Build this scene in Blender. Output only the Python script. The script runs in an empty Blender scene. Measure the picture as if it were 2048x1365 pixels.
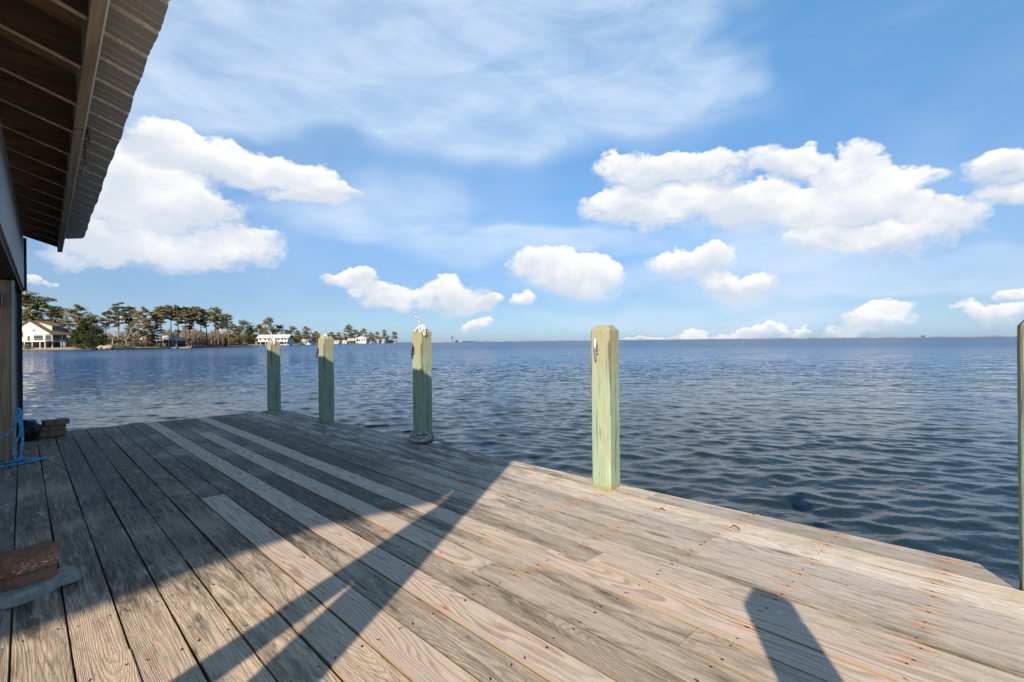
import bpy, bmesh, math, random
from mathutils import Vector, Matrix, noise as mnoise
R = math.radians
random.seed(7)
C = bpy.context.scene.collection
H = 1.3                      # eye height over the deck
WATER = -0.70
F = 1005.0
AL = math.atan(979 / 1005.)  # deck boards run along +Y, view looks AL to the right of them
FWD = Vector((math.sin(AL), math.cos(AL), 0)); RGT = Vector((math.cos(AL), -math.sin(AL), 0))

# ------------------------------------------------------------------ survey helpers
def unroll(px, py):
    x, y = px - 1024, py - 682.5
    r = math.atan(.01)
    return x * math.cos(r) - y * math.sin(r), x * math.sin(r) + y * math.cos(r)
def far(px, depth, z=0.0):
    """a place on the far shore: bearing px, distance depth"""
    x, _ = unroll(px, 686)
    p = FWD * depth + RGT * (x / F * depth)
    return Vector((p.x, p.y, z))
def hz(px, py, depth):
    """height of something that stands at distance depth"""
    _, y = unroll(px, py)
    return H - y * depth / F
def azel(px, py):
    x, y = unroll(px, py)
    return math.degrees(math.atan2(x, F)), math.degrees(math.atan2(-y, math.hypot(x, F)))

# ------------------------------------------------------------------ node helper
class NT:
    def __init__(s, tree):
        s.t = tree; s.n = tree.nodes; s.l = tree.links
    def put(s, sock, v):
        if v is None: return
        if isinstance(v, bpy.types.NodeSocket): s.l.new(v, sock)
        else: sock.default_value = v
    def m(s, op, a, b=None, c=None, clamp=False):
        n = s.n.new('ShaderNodeMath'); n.operation = op; n.use_clamp = clamp
        for i, v in enumerate((a, b, c)): s.put(n.inputs[i], v)
        return n.outputs[0]
    def v(s, op, a, b=None, c=None):
        n = s.n.new('ShaderNodeVectorMath'); n.operation = op
        if op == 'SCALE':
            s.put(n.inputs[0], a); s.put(n.inputs['Scale'], b); return n.outputs[0]
        for i, q in enumerate((a, b, c)): s.put(n.inputs[i], q)
        return n.outputs['Value'] if op in ('DOT_PRODUCT', 'LENGTH', 'DISTANCE') else n.outputs[0]
    def xyz(s, x=0., y=0., z=0.):
        n = s.n.new('ShaderNodeCombineXYZ')
        for i, q in enumerate((x, y, z)): s.put(n.inputs[i], q)
        return n.outputs[0]
    def sep(s, v):
        n = s.n.new('ShaderNodeSeparateXYZ'); s.put(n.inputs[0], v); return n.outputs
    def noise(s, vec, scale=1., detail=3., rough=.5, dist=0., col=False):
        n = s.n.new('ShaderNodeTexNoise')
        s.put(n.inputs['Vector'], vec); s.put(n.inputs['Scale'], scale); s.put(n.inputs['Detail'], detail)
        s.put(n.inputs['Roughness'], rough); s.put(n.inputs['Distortion'], dist)
        return n.outputs['Color'] if col else n.outputs[0]
    def vor(s, vec, scale=1., feat='F1', out='Distance', rand=1.):
        n = s.n.new('ShaderNodeTexVoronoi'); n.feature = feat
        s.put(n.inputs['Vector'], vec); s.put(n.inputs['Scale'], scale); s.put(n.inputs['Randomness'], rand)
        return n.outputs[out]
    def ss(s, x, a, b, lo=0., hi=1.):
        n = s.n.new('ShaderNodeMapRange'); n.interpolation_type = 'SMOOTHSTEP'
        for i, q in enumerate((x, a, b, lo, hi)): s.put(n.inputs[i], q)
        return n.outputs[0]
    def mix(s, f, a, b, mode='MIX'):
        n = s.n.new('ShaderNodeMix'); n.data_type = 'RGBA'; n.blend_type = mode
        s.put(n.inputs[0], f)
        s.put(n.inputs[6], a if not isinstance(a, tuple) else (*a[:3], 1)); s.put(n.inputs[7], b if not isinstance(b, tuple) else (*b[:3], 1))
        return n.outputs[2]
    def attr(s, name, out='Color'):
        n = s.n.new('ShaderNodeAttribute'); n.attribute_name = name; return n.outputs[out]
    def coord(s, out='Object'):
        return s.n.new('ShaderNodeTexCoord').outputs[out]
    def bump(s, h, dist=.01, strength=1., normal=None, filt=None):
        n = s.n.new('ShaderNodeBump'); s.put(n.inputs['Height'], h); s.put(n.inputs['Distance'], dist)
        s.put(n.inputs['Strength'], strength)
        if normal is not None: s.put(n.inputs['Normal'], normal)
        if filt is not None and 'Filter Width' in n.inputs: n.inputs['Filter Width'].default_value = filt
        return n.outputs[0]

def new_mat(name):
    m = bpy.data.materials.new(name); m.use_nodes = True
    nt = NT(m.node_tree); b = m.node_tree.nodes['Principled BSDF']
    b.inputs['Roughness'].default_value = .8
    b.inputs['Specular IOR Level'].default_value = .3
    return m, nt, b

def plain(name, col, rough=.8, var=.15, scale=3., metal=0., spec=.3):
    """a surface with mild mottling of its own colour"""
    m, n, b = new_mat(name)
    k = n.noise(n.coord(), scale, 5, .6)
    lo = tuple(c * (1 - var) for c in col); hi = tuple(min(1, c * (1 + var)) for c in col)
    n.put(b.inputs['Base Color'], n.mix(n.ss(k, .3, .7), lo, hi))
    b.inputs['Roughness'].default_value = rough; b.inputs['Metallic'].default_value = metal
    b.inputs['Specular IOR Level'].default_value = spec
    return m

def wood_mat(name, light, dark, axis=2, grain=60., rough=.8, mott=.5, green=None, bumpd=.0015):
    """straight-grained timber with grain running along one object axis"""
    m, n, b = new_mat(name)
    co = n.coord(); s = n.sep(co)
    sc = [grain, grain, grain]; sc[axis] = grain * .035
    g = n.noise(n.v('MULTIPLY', co, tuple(sc)), 1., 4, .6, .4)
    sc2 = [9., 9., 9.]; sc2[axis] = 1.1
    p = n.noise(n.v('MULTIPLY', co, tuple(sc2)), 1., 4, .6, .6)
    c = n.mix(n.ss(g, .35, .68), light, dark)
    c = n.mix(n.m('MULTIPLY', n.ss(p, .42, .72), mott), c, tuple(x * .45 for x in light))
    if green: c = n.mix(n.ss(p, .35, .6), green, c)
    n.put(b.inputs['Base Color'], c); b.inputs['Roughness'].default_value = rough
    n.put(b.inputs['Normal'], n.bump(g, bumpd, .8))
    return m

# ------------------------------------------------------------------ mesh helpers
def obj(name, bm, mats, parent=None, smooth=False, loc=None, rot=None):
    me = bpy.data.meshes.new(name); bm.normal_update(); bm.to_mesh(me); bm.free()
    for m in (mats if isinstance(mats, (list, tuple)) else [mats]): me.materials.append(m)
    if smooth:
        for p in me.polygons: p.use_smooth = True
    o = bpy.data.objects.new(name, me); C.objects.link(o)
    if parent: o.parent = parent
    if loc is not None: o.location = loc
    if rot is not None: o.rotation_euler = rot
    return o
def tag(o, label=None, cat=None, group=None, kind=None):
    if label: o['label'] = label
    if cat: o['category'] = cat
    if group: o['group'] = group
    if kind: o['kind'] = kind
    return o
def empty(name, loc, label, cat, group=None, rz=0.):
    o = bpy.data.objects.new(name, None); C.objects.link(o); o.location = loc; o.rotation_euler = (0, 0, rz)
    o.empty_display_size = .1
    return tag(o, label, cat, group)
def box(bm, x0, x1, y0, y1, z0, z1, mi=0, M=None):
    vs = [bm.verts.new(p) for p in ((x0,y0,z0),(x1,y0,z0),(x1,y1,z0),(x0,y1,z0),(x0,y0,z1),(x1,y0,z1),(x1,y1,z1),(x0,y1,z1))]
    if M is not None:
        for v in vs: v.co = M @ v.co
    fs = [bm.faces.new([vs[i] for i in q]) for q in ((0,3,2,1),(4,5,6,7),(0,1,5,4),(1,2,6,5),(2,3,7,6),(3,0,4,7))]
    for f in fs: f.material_index = mi
    return vs, fs
def poly(bm, pts, mi=0):
    f = bm.faces.new([bm.verts.new(p) for p in pts]); f.material_index = mi; return f
def prism(bm, pts, d, mi=0):
    """closed polygon pts pushed along vector d"""
    a = [bm.verts.new(p) for p in pts]; b = [bm.verts.new(Vector(p) + Vector(d)) for p in pts]
    n = len(pts)
    fs = [bm.faces.new(a[::-1]), bm.faces.new(b)] + [bm.faces.new((a[i], a[(i+1) % n], b[(i+1) % n], b[i])) for i in range(n)]
    for f in fs: f.material_index = mi
def bevel(bm, w, seg=1):
    bmesh.ops.bevel(bm, geom=list(bm.edges), offset=w, segments=seg, affect='EDGES', clamp_overlap=True)
def tube(bm, pts, r, seg=8, closed=False, mi=0):
    pts = [Vector(p) for p in pts]; n = len(pts); rings = []
    up = Vector((0, 0, 1)); prev = None
    for i, p in enumerate(pts):
        a = pts[i-1] if (i > 0 or closed) else p
        b = pts[(i+1) % n] if (i < n-1 or closed) else p
        t = (b - a).normalized()
        if prev is None:
            x = t.cross(up if abs(t.z) < .9 else Vector((1, 0, 0))).normalized()
        else:
            x = (prev - t * prev.dot(t)).normalized()
        prev = x; y = t.cross(x)
        rr = r[i] if isinstance(r, (list, tuple)) else r
        rings.append([bm.verts.new(p + (x * math.cos(k * 2 * math.pi / seg) + y * math.sin(k * 2 * math.pi / seg)) * rr) for k in range(seg)])
    m = n if closed else n - 1
    for i in range(m):
        A, B = rings[i], rings[(i+1) % n]
        for k in range(seg):
            f = bm.faces.new((A[k], A[(k+1) % seg], B[(k+1) % seg], B[k])); f.material_index = mi; f.smooth = True
    if not closed:
        bm.faces.new(rings[0][::-1]).material_index = mi; bm.faces.new(rings[-1]).material_index = mi
def smoothpath(pts, sub=8, closed=False):
    pts = [Vector(p) for p in pts]; n = len(pts); out = []
    rng = n if closed else n - 1
    for i in range(rng):
        p0 = pts[i-1] if (i > 0 or closed) else pts[0]
        p1 = pts[i]; p2 = pts[(i+1) % n]; p3 = pts[(i+2) % n] if (i + 2 < n or closed) else pts[-1]
        for k in range(sub):
            t = k / sub
            out.append(.5 * ((2*p1) + (p2-p0)*t + (2*p0-5*p1+4*p2-p3)*t*t + (3*p1-p0-3*p2+p3)*t**3))
    if not closed: out.append(pts[-1])
    return out
def rope(bm, ctrl, r, lay=.06, strands=3, closed=False, sub=10):
    """laid rope: strands wound round a smooth path"""
    path = smoothpath(ctrl, sub, closed)
    dense = [path[0]]; step = lay / 7          # resample evenly
    for p in path[1:]:
        while (p - dense[-1]).length > step:
            dense.append(dense[-1] + (p - dense[-1]).normalized() * step)
    n = len(dense); frames = []; prev = None
    for i in range(n):
        t = (dense[min(i+1, n-1)] - dense[max(i-1, 0)]).normalized()
        x = t.cross(Vector((0, 0, 1)) if abs(t.z) < .9 else Vector((1, 0, 0))).normalized() if prev is None else (prev - t*prev.dot(t)).normalized()
        prev = x; frames.append((dense[i], x, t.cross(x)))
    for s in range(strands):
        pts = []
        for i, (p, x, y) in enumerate(frames):
            a = 2*math.pi*(i*step/lay + s/strands)
            pts.append(p + (x*math.cos(a) + y*math.sin(a)) * r*.5)
        tube(bm, pts, r*.56, 6)
def copy_tree(o, parent=None):
    c = o.copy(); C.objects.link(c); c.parent = parent
    for ch in list(o.children): copy_tree(ch, c)
    return c
def link(name, o): o.name = name; return o

# ------------------------------------------------------------------ camera
cam = bpy.data.cameras.new('camera'); co = bpy.data.objects.new('camera', cam); C.objects.link(co)
cam.sensor_width = 36; cam.lens = 36 * F / 2048; cam.clip_start = .05; cam.clip_end = 30000
co.matrix_world = Matrix.Translation((0, 0, H)) @ Matrix.Rotation(-AL, 4, 'Z') @ Matrix.Rotation(R(90), 4, 'X') @ Matrix.Rotation(-math.atan(.01), 4, 'Z')
bpy.context.scene.camera = co

# ------------------------------------------------------------------ light and sky
SAZ = (.832, .555); TEL = .505; EL = math.atan(TEL)
sun = bpy.data.lights.new('sun', 'SUN'); sun.energy = 5.0; sun.angle = R(.5); sun.color = (1, .87, .70)
so = bpy.data.objects.new('sun', sun); C.objects.link(so)
d = Vector((SAZ[0], SAZ[1], -TEL)).normalized()
so.rotation_euler = d.to_track_quat('-Z', 'Y').to_euler()

w = bpy.data.worlds.new('World'); bpy.context.scene.world = w; w.use_nodes = True
n = NT(w.node_tree); bg = w.node_tree.nodes['Background']
sky = n.n.new('ShaderNodeTexSky'); sky.sky_type = 'NISHITA'; sky.sun_disc = False
sky.sun_elevation = EL; sky.sun_rotation = math.atan2(-SAZ[0], -SAZ[1])
sky.altitude = 0; sky.air_density = 1.0; sky.dust_density = .6; sky.ozone_density = 2.5
D = n.v('NORMALIZE', n.coord('Generated'))
az = n.m('MULTIPLY', n.m('ARCTAN2', n.v('DOT_PRODUCT', D, tuple(RGT)), n.v('DOT_PRODUCT', D, tuple(FWD))), 57.2958)
el = n.m('MULTIPLY', n.m('ARCSINE', n.sep(D)[2]), 57.2958)
AE = n.xyz(az, el, 0.)
# fleecy warp of the cloud outlines
wv = n.v('MULTIPLY', D, (1., 1., 1.5))
w1 = n.v('SUBTRACT', n.noise(wv, 5., 2, .5, col=True), (.5, .5, .5))
w2 = n.v('SUBTRACT', n.noise(wv, 19., 3, .58, col=True), (.5, .5, .5))
AEw = n.v('ADD', n.v('ADD', AE, n.v('MULTIPLY', w1, (8., 4.5, 0.))), n.v('MULTIPLY', w2, (4.2, 3.2, 0.)))
def blobs(vec, lst, shade=True):
    W = None; L = None
    for (px, py, rx, ry) in lst:
        a, e = azel(px, py); a1, _ = azel(px + rx, py); a0, _ = azel(px - rx, py); _, e1 = azel(px, py - ry); _, e0 = azel(px, py + ry)
        ia, ie = 2 / (a1 - a0), 2 / (e1 - e0)
        q = n.v('MULTIPLY_ADD', vec, (ia, ie, 0.), (-a * ia, -e * ie, 0.))
        wgt = n.m('SUBTRACT', 1., n.v('DOT_PRODUCT', q, q), clamp=True)
        W = wgt if W is None else n.m('ADD', W, wgt)
        if shade:
            L = n.m('MULTIPLY', wgt, n.sep(q)[1]) if L is None else n.m('MULTIPLY_ADD', wgt, n.sep(q)[1], L)
    return W, L
cum = [ (350,285,95,62),(470,325,130,62),(590,365,120,55),(670,385,75,26),(300,370,150,90),(215,430,130,90),(380,420,150,75),
        (480,490,120,46),(330,500,150,44),(190,495,120,42),
        (1290,350,120,48),(1420,345,110,50),(1260,412,115,42),(1370,420,130,52),(1560,345,90,42),(1710,350,110,72),
        (1820,385,120,70),(1910,435,105,48),(1700,430,190,75),(1520,430,150,60),(1800,490,130,44),(1620,490,110,36),
        (2020,330,95,52),(2060,385,80,34),
        (1110,545,100,52),(1190,560,70,50),(1380,530,100,40),(1460,572,72,34),(700,572,80,24),(790,598,85,26),(900,590,90,44),(965,612,50,22),(1050,610,32,24),
        (945,662,50,20),(1390,664,90,22),(1500,664,90,20),(1730,642,110,36),(1690,668,90,16),(1985,634,95,34),(2040,590,50,16),(105,552,28,14),(1270,672,60,9),(620,400,80,20) ]
W, L = blobs(AEw, cum)
bil = n.noise(wv, 14., 4, .62, .3)
fine = n.noise(wv, 70., 3, .62)
field = n.m('ADD', W, n.m('MULTIPLY', n.m('SUBTRACT', bil, .5), 1.55))
field = n.m('ADD', field, n.m('MULTIPLY', n.m('SUBTRACT', fine, .5), .55))
wsp = n.noise(n.v('MULTIPLY', D, (1., 1., 2.2)), 7.5, 6, .66, .8)
field = n.m('SUBTRACT', field, n.m('MULTIPLY', n.ss(wsp, .50, .76), .40))
field = n.m('MULTIPLY', field, n.ss(W, 0., .30))
rel0 = n.m('DIVIDE', L, n.m('ADD', W, .05))
cd = n.m('MULTIPLY', n.ss(field, .02, n.ss(rel0, -.7, .6, 1.25, .50)), n.ss(el, -.3, 1.6, .70, 1.))
rel = n.m('DIVIDE', L, n.m('ADD', W, .05))
lit = n.m('ADD', n.m('MULTIPLY_ADD', rel, .66, .40), n.m('MULTIPLY', n.m('SUBTRACT', n.noise(n.v('ADD', wv, (.02, .01, -.03)), 11., 4, .6), .5), 1.3))
ccol = n.mix(n.ss(lit, .10, .95), (.46, .505, .57), (.70, .69, .68))
# veils of cirrus: long soft streaks falling to the right
sa = n.m('ADD', n.m('MULTIPLY', az, .92), n.m('MULTIPLY', el, -.38)); sb = n.m('ADD', n.m('MULTIPLY', az, .38), n.m('MULTIPLY', el, .92))
SV = n.xyz(n.m('MULTIPLY', sa, .035), n.m('MULTIPLY', sb, .11), 0.)
ci = n.noise(SV, 1.6, 5, .62, .6)
ci2 = n.noise(n.xyz(n.m('MULTIPLY', az, .04), n.m('MULTIPLY', el, .13), 4.), 2.2, 6, .6, .5)
veil = [ (620,110,560,190),(900,60,500,160),(1100,240,520,120),(760,190,330,70),(1180,170,330,120),(820,400,200,70),(960,490,330,60),(1180,470,260,40),
         (1500,500,300,60),(1800,570,420,45),(400,180,300,110),(260,330,260,160),(1250,20,420,90),(700,440,200,60),(2000,540,200,60),(1340,640,400,30),(850,130,800,230),(350,60,300,120),(1500,560,700,60) ]
V, _ = blobs(n.v('ADD', AE, n.v('MULTIPLY', w1, (14., 7., 0.))), veil, False)
Vs = n.ss(V, 0., 1.2)
cir = n.m('MULTIPLY', Vs, n.m('ADD', n.m('MULTIPLY_ADD', n.ss(ci, .28, .82), .34, .30), n.m('MULTIPLY', n.ss(ci2, .30, .76), .36)))
cir = n.m('ADD', cir, n.m('MULTIPLY', n.ss(ci2, .45, .85), .10), clamp=True)
skc = n.n.new('ShaderNodeHueSaturation'); skc.inputs['Saturation'].default_value = 1.12; n.put(skc.inputs['Color'], sky.outputs[0])
SK = .105
skyl = n.mix(1., skc.outputs[0], (SK * .92, SK * 1.04, SK * 1.18), 'MULTIPLY')
tint = n.mix(n.ss(el, -.5, 5.), (.46, .59, .88), (.42, .475, .59))
tint = n.mix(n.ss(el, 4., 15.), tint, (.60, .70, .735))
tint = n.mix(n.ss(el, 12., 36.), tint, (1.02, 1.25, 1.10))
skyl = n.mix(1., skyl, tint, 'MULTIPLY')
skyl = n.mix(n.m('ADD', n.ss(el, 40., 4., .03, .15), n.m('MULTIPLY', n.ss(n.noise(wv, 1.6, 4, .6), .42, .66), .15)), skyl, (.42, .53, .66))
c = n.mix(cir, skyl, (.44, .535, .66))
c = n.mix(cd, c, ccol)
bel = n.ss(el, -1.2, -.2)
c = n.mix(bel, (.10, .14, .20), c)
n.put(bg.inputs[0], c); bg.inputs[1].default_value = 1.0
# background colours above are already scaled; keep the node strength in the daylight range
bg.inputs[1].default_value = .1
n.put(bg.inputs[0], n.mix(1., c, (10., 10., 10.), 'MULTIPLY'))

sc = bpy.context.scene
sc.view_settings.view_transform = 'Standard'; sc.view_settings.look = 'None'; sc.view_settings.exposure = 0.6; sc.view_settings.gamma = 1
sc.render.engine = 'CYCLES'
sc.cycles.max_bounces = 6; sc.cycles.diffuse_bounces = 3; sc.cycles.glossy_bounces = 3
try: sc.cycles.use_denoising = True
except Exception: pass

# ------------------------------------------------------------------ water
wm, n, b = new_mat('water')
P = n.coord()
# wind ripples run roughly across the view; crests lie along RGT
ua = n.v('DOT_PRODUCT', P, tuple(RGT)); ub = n.v('DOT_PRODUCT', P, tuple(FWD))
W3 = n.xyz(n.m('MULTIPLY', ua, .75), ub, 3.)
dist = n.v('LENGTH', P)
wa = n.sep(n.v('SUBTRACT', n.noise(W3, .55, 2, .5, col=True), (.5, .5, .5)))
fr = n.ss(dist, 12., 55.)
hn = n.m('MULTIPLY', n.noise(W3, 3.4, 4, .6, .4), n.m('MULTIPLY_ADD', fr, .20, .014))
hn = n.m('MULTIPLY_ADD', n.noise(W3, 9., 3, .55), .009, hn)
hh = None
for ang, lam, slope, ph in ((8, .55, .13, 0), (-27, .36, .20, 1), (34, .29, .19, 2), (22, 1.3, .12, 2), (-15, 2.7, .09, 0), (38, 5.2, .05, 1)):
    kx, ky = math.sin(R(ang)) * 6.2832 / lam, math.cos(R(ang)) * 6.2832 / lam
    phs = n.m('ADD', n.m('ADD', n.m('MULTIPLY', ua, kx), n.m('MULTIPLY', ub, ky)), n.m('MULTIPLY', wa[ph], 26. * (.5 / max(lam, .5)) ** .5))
    q = n.m('MULTIPLY', n.m('SINE', phs), slope * lam / 6.2832)
    hh = q if hh is None else n.m('ADD', hh, q)
hh = n.m('MULTIPLY_ADD', n.m('MULTIPLY', hh, fr), 3.4, hn)
n.put(b.inputs['Normal'], n.bump(hh, 1.0, 1.0, filt=.003))
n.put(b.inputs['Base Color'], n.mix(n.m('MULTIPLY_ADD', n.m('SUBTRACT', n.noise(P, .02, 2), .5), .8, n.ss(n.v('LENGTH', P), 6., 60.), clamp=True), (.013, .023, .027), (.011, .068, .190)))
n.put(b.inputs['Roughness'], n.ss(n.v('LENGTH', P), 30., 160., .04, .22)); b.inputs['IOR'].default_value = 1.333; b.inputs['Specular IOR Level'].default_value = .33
import numpy as np
def build_water():
    """wind chop as real geometry: fine rings near the dock, growing coarser out to the horizon"""
    r = [2.6]
    while r[-1] < 24000:
        q = r[-1]
        r.append(q + (max(.055, q * .0034) if q < 170 else q * .12))
    r = np.array(r); NR = len(r)
    th = np.radians(np.arange(-66, 66.01, .24)); NT_ = len(th)
    dr = np.gradient(r)[:, None]; RRr, TT = np.meshgrid(r, th, indexing='ij')
    fx, fy, rx, ry = FWD.x, FWD.y, RGT.x, RGT.y
    a_, b_ = np.sin(TT) * RRr, np.cos(TT) * RRr            # a across, b away
    sp = np.maximum(dr, RRr * math.radians(.24))
    rg = np.random.RandomState(11); hz_ = np.zeros_like(a_); da = np.zeros_like(a_); db = np.zeros_like(a_)
    g = 1 + .28 * np.sin(a_ * .13 + b_ * .05 + 1.3 * np.sin(b_ * .09)) + .22 * np.sin(b_ * .21 - a_ * .07 + 2 * np.sin(a_ * .06))
    N_ = 60
    for i in range(N_):
        lam = .13 * (1.25 / .13) ** ((i + rg.rand()) / N_)
        an = math.radians(rg.normal(4, 27)); k = 2 * math.pi / lam
        sl = .026 if lam < .35 else .026 * (.35 / lam) ** .55; am = sl / k
        ph = (a_ * math.sin(an) + b_ * math.cos(an)) * k + rg.rand() * 6.283
        fade = np.clip((lam / sp - 2.2) / 2.5, 0, 1) * am
        hz_ += np.cos(ph) * fade; s_ = np.sin(ph) * fade * .85
        da -= s_ * math.sin(an); db -= s_ * math.cos(an)
    out = np.clip((RRr - 2.6) / .8, 0, 1)
    hz_ *= g * out; a2 = a_ + da * g * out; b2 = b_ + db * g * out
    co_ = np.stack([fx * b2 + rx * a2, fy * b2 + ry * a2, WATER + hz_], -1).reshape(-1, 3)
    I = np.arange(NR * NT_).reshape(NR, NT_)
    F_ = np.stack([I[:-1, :-1], I[:-1, 1:], I[1:, 1:], I[1:, :-1]], -1).reshape(-1, 4)[:, ::-1]
    # the quiet rest of the bay, outside the fan and a little lower
    SEG = 48; rings = [0, 60, 400, 3000, 24000]; base = len(co_)
    ex = np.array([(rr_ * math.cos(2*math.pi*k/SEG), rr_ * math.sin(2*math.pi*k/SEG), WATER - .34) for rr_ in rings[1:] for k in range(SEG)])
    f2 = [[base + j*SEG + k, base + (j+1)*SEG + k, base + (j+1)*SEG + (k+1) % SEG, base + j*SEG + (k+1) % SEG] for j in range(len(rings) - 2) for k in range(SEG)]
    f2 = np.array(f2); ctr = np.array([[0, 0, WATER - .34]]); allv = np.concatenate([co_, ex, ctr]); ci_ = len(allv) - 1
    tri = np.array([[ci_, base + k, base + (k+1) % SEG] for k in range(SEG)])
    me = bpy.data.meshes.new('water')
    me.vertices.add(len(allv)); me.vertices.foreach_set('co', allv.astype(np.float32).ravel())
    quads = np.concatenate([F_, f2]); nl = len(quads) * 4 + len(tri) * 3
    me.loops.add(nl); me.loops.foreach_set('vertex_index', np.concatenate([quads.ravel(), tri.ravel()]).astype(np.int32))
    npg = len(quads) + len(tri); me.polygons.add(npg)
    st = np.concatenate([np.arange(len(quads)) * 4, len(quads) * 4 + np.arange(len(tri)) * 3]).astype(np.int32)
    me.polygons.foreach_set('loop_start', st)
    me.update(calc_edges=True); me.validate()
    me.polygons.foreach_set('use_smooth', np.ones(npg, dtype=bool)); me.materials.append(wm)
    o = bpy.data.objects.new('water', me); C.objects.link(o); return o
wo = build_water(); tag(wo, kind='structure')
if wo.data.polygons[0].normal.z < 0: wo.data.flip_normals()

# ------------------------------------------------------------------ deck boards
dm, n, b = new_mat('deck_wood')
uvn = n.n.new('ShaderNodeUVMap'); uvn.uv_map = 'UVMap'; UV = uvn.outputs[0]
us = n.sep(UV); u = us[0]; v = us[1]
at = n.sep(n.attr('board')); new = at[0]; ra = at[1]; rb = at[2]
gp = n.coord('Object'); gs = n.sep(gp); X = gs[0]; Y = gs[1]
off = n.m('MULTIPLY', ra, 37.)
# growth rings of a flat sawn board: contour lines of a drawn out field
cen = n.m('MULTIPLY', n.m('SUBTRACT', rb, .5), .12)
uu = n.m('ADD', u, cen)
field = n.noise(n.xyz(n.m('MULTIPLY', uu, 4.2), n.m('MULTIPLY_ADD', v, .55, off), off), 1., 2.5, .42, .35)
para = n.m('MULTIPLY', n.m('MULTIPLY', uu, uu), 26.)
hf = n.m('ADD', n.m('MULTIPLY', field, 2.3), para)
ring = n.m('FRACT', n.m('MULTIPLY', hf, 9.5))
ringN = n.m('MULTIPLY', n.ss(ring, .30, .82), n.ss(ring, 1., .90))
hfo = n.m('ADD', n.m('ADD', n.m('MULTIPLY', field, 1.15), n.m('MULTIPLY', para, .6)), n.m('MULTIPLY', u, n.m('MULTIPLY', n.m('SUBTRACT', rb, .35), 9.)))
ring2 = n.m('FRACT', n.m('MULTIPLY', hfo, 26.))
ringO = n.m('MULTIPLY', n.ss(ring2, .35, .75), n.ss(ring2, 1., .88))
fib = n.noise(n.xyz(n.m('MULTIPLY', u, 260.), n.m('MULTIPLY', v, 7.), off), 1., 4, .65)
fib2 = n.noise(n.xyz(n.m('MULTIPLY', u, 75.), n.m('MULTIPLY', v, 2.2), off), 1., 5, .65, .6)
blot = n.noise(n.xyz(n.m('MULTIPLY', u, 12.), n.m('MULTIPLY', v, 1.5), off), 1., 6, .72, .9)
blot2 = n.noise(n.xyz(n.m('MULTIPLY', u, 30.), n.m('MULTIPLY', v, 4.), off), 1., 6, .75, 1.5)
# new boards
cn = n.mix(n.m('MULTIPLY', ringN, n.ss(fib, .2, .6, .45, .85)), (.45, .355, .275), (.24, .17, .12))
cn = n.mix(n.m('MULTIPLY', n.ss(blot, .42, .65), .55), cn, (.40, .335, .27))
cn = n.mix(n.m('MULTIPLY', n.ss(fib, .45, .75), .28), cn, (.22, .17, .13))
edge = n.m('MULTIPLY', n.ss(n.m('ABSOLUTE', u), .070, .0895), .75)
cn = n.mix(n.m('MULTIPLY', edge, n.ss(blot2, .38, .58)), cn, (.50, .335, .20))
# weathered boards: silver to honey, then mildew, algae, bleached spots
cold = n.mix(n.ss(rb, .2, .8), (.56, .43, .305), (.53, .44, .345))
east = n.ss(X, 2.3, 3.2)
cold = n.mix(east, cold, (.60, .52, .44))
lichen = n.m('MULTIPLY', n.ss(blot, .38, .58), n.m('MULTIPLY', n.ss(ra, .2, .6), .55))
cold = n.mix(lichen, cold, (.33, .27, .165))
cold = n.mix(n.m('MULTIPLY', ringO, .34), cold, (.20, .16, .115))
cold = n.mix(n.m('MULTIPLY', n.ss(fib, .42, .72), .50), cold, (.15, .125, .10))
cold = n.mix(n.m('MULTIPLY', n.ss(fib2, .58, .80), .75), cold, (.085, .072, .058))
cold = n.mix(n.m('MULTIPLY', n.ss(blot2, .56, .72), .55), cold, (.66, .61, .54))
crk = n.noise(n.xyz(n.m('MULTIPLY', u, 120.), n.m('MULTIPLY', v, 4.5), n.m('ADD', off, 9.)), 1., 5, .7, .8)
cold = n.mix(n.m('MULTIPLY', n.ss(crk, .55, .66), n.ss(blot, .34, .58, .25, .80)), cold, (.11, .092, .07))
drk = n.noise(n.xyz(n.m('MULTIPLY', u, 26.), n.m('MULTIPLY', v, 3.0), n.m('ADD', off, 3.)), 1., 6, .72, 1.0)
cold = n.mix(n.m('MULTIPLY', n.ss(drk, .56, .70), .62), cold, (.13, .11, .075))
# mildew is heaviest on the sheltered end of the deck, under the eaves drip
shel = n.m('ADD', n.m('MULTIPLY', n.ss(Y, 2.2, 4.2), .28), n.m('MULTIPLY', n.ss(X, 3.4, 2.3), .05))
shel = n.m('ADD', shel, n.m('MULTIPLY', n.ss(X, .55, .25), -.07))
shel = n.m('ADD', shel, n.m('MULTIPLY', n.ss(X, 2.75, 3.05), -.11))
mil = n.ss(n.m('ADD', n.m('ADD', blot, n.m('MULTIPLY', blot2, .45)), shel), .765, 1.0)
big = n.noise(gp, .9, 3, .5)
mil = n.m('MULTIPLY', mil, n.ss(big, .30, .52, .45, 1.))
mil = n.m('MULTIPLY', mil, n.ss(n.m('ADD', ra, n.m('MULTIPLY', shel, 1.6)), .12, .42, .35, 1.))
cold = n.mix(n.m('MULTIPLY', mil, n.ss(crk, .36, .60, .62, .97)), cold, n.mix(n.ss(drk, .40, .58), (.085, .076, .062), (.028, .026, .020)))
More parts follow.
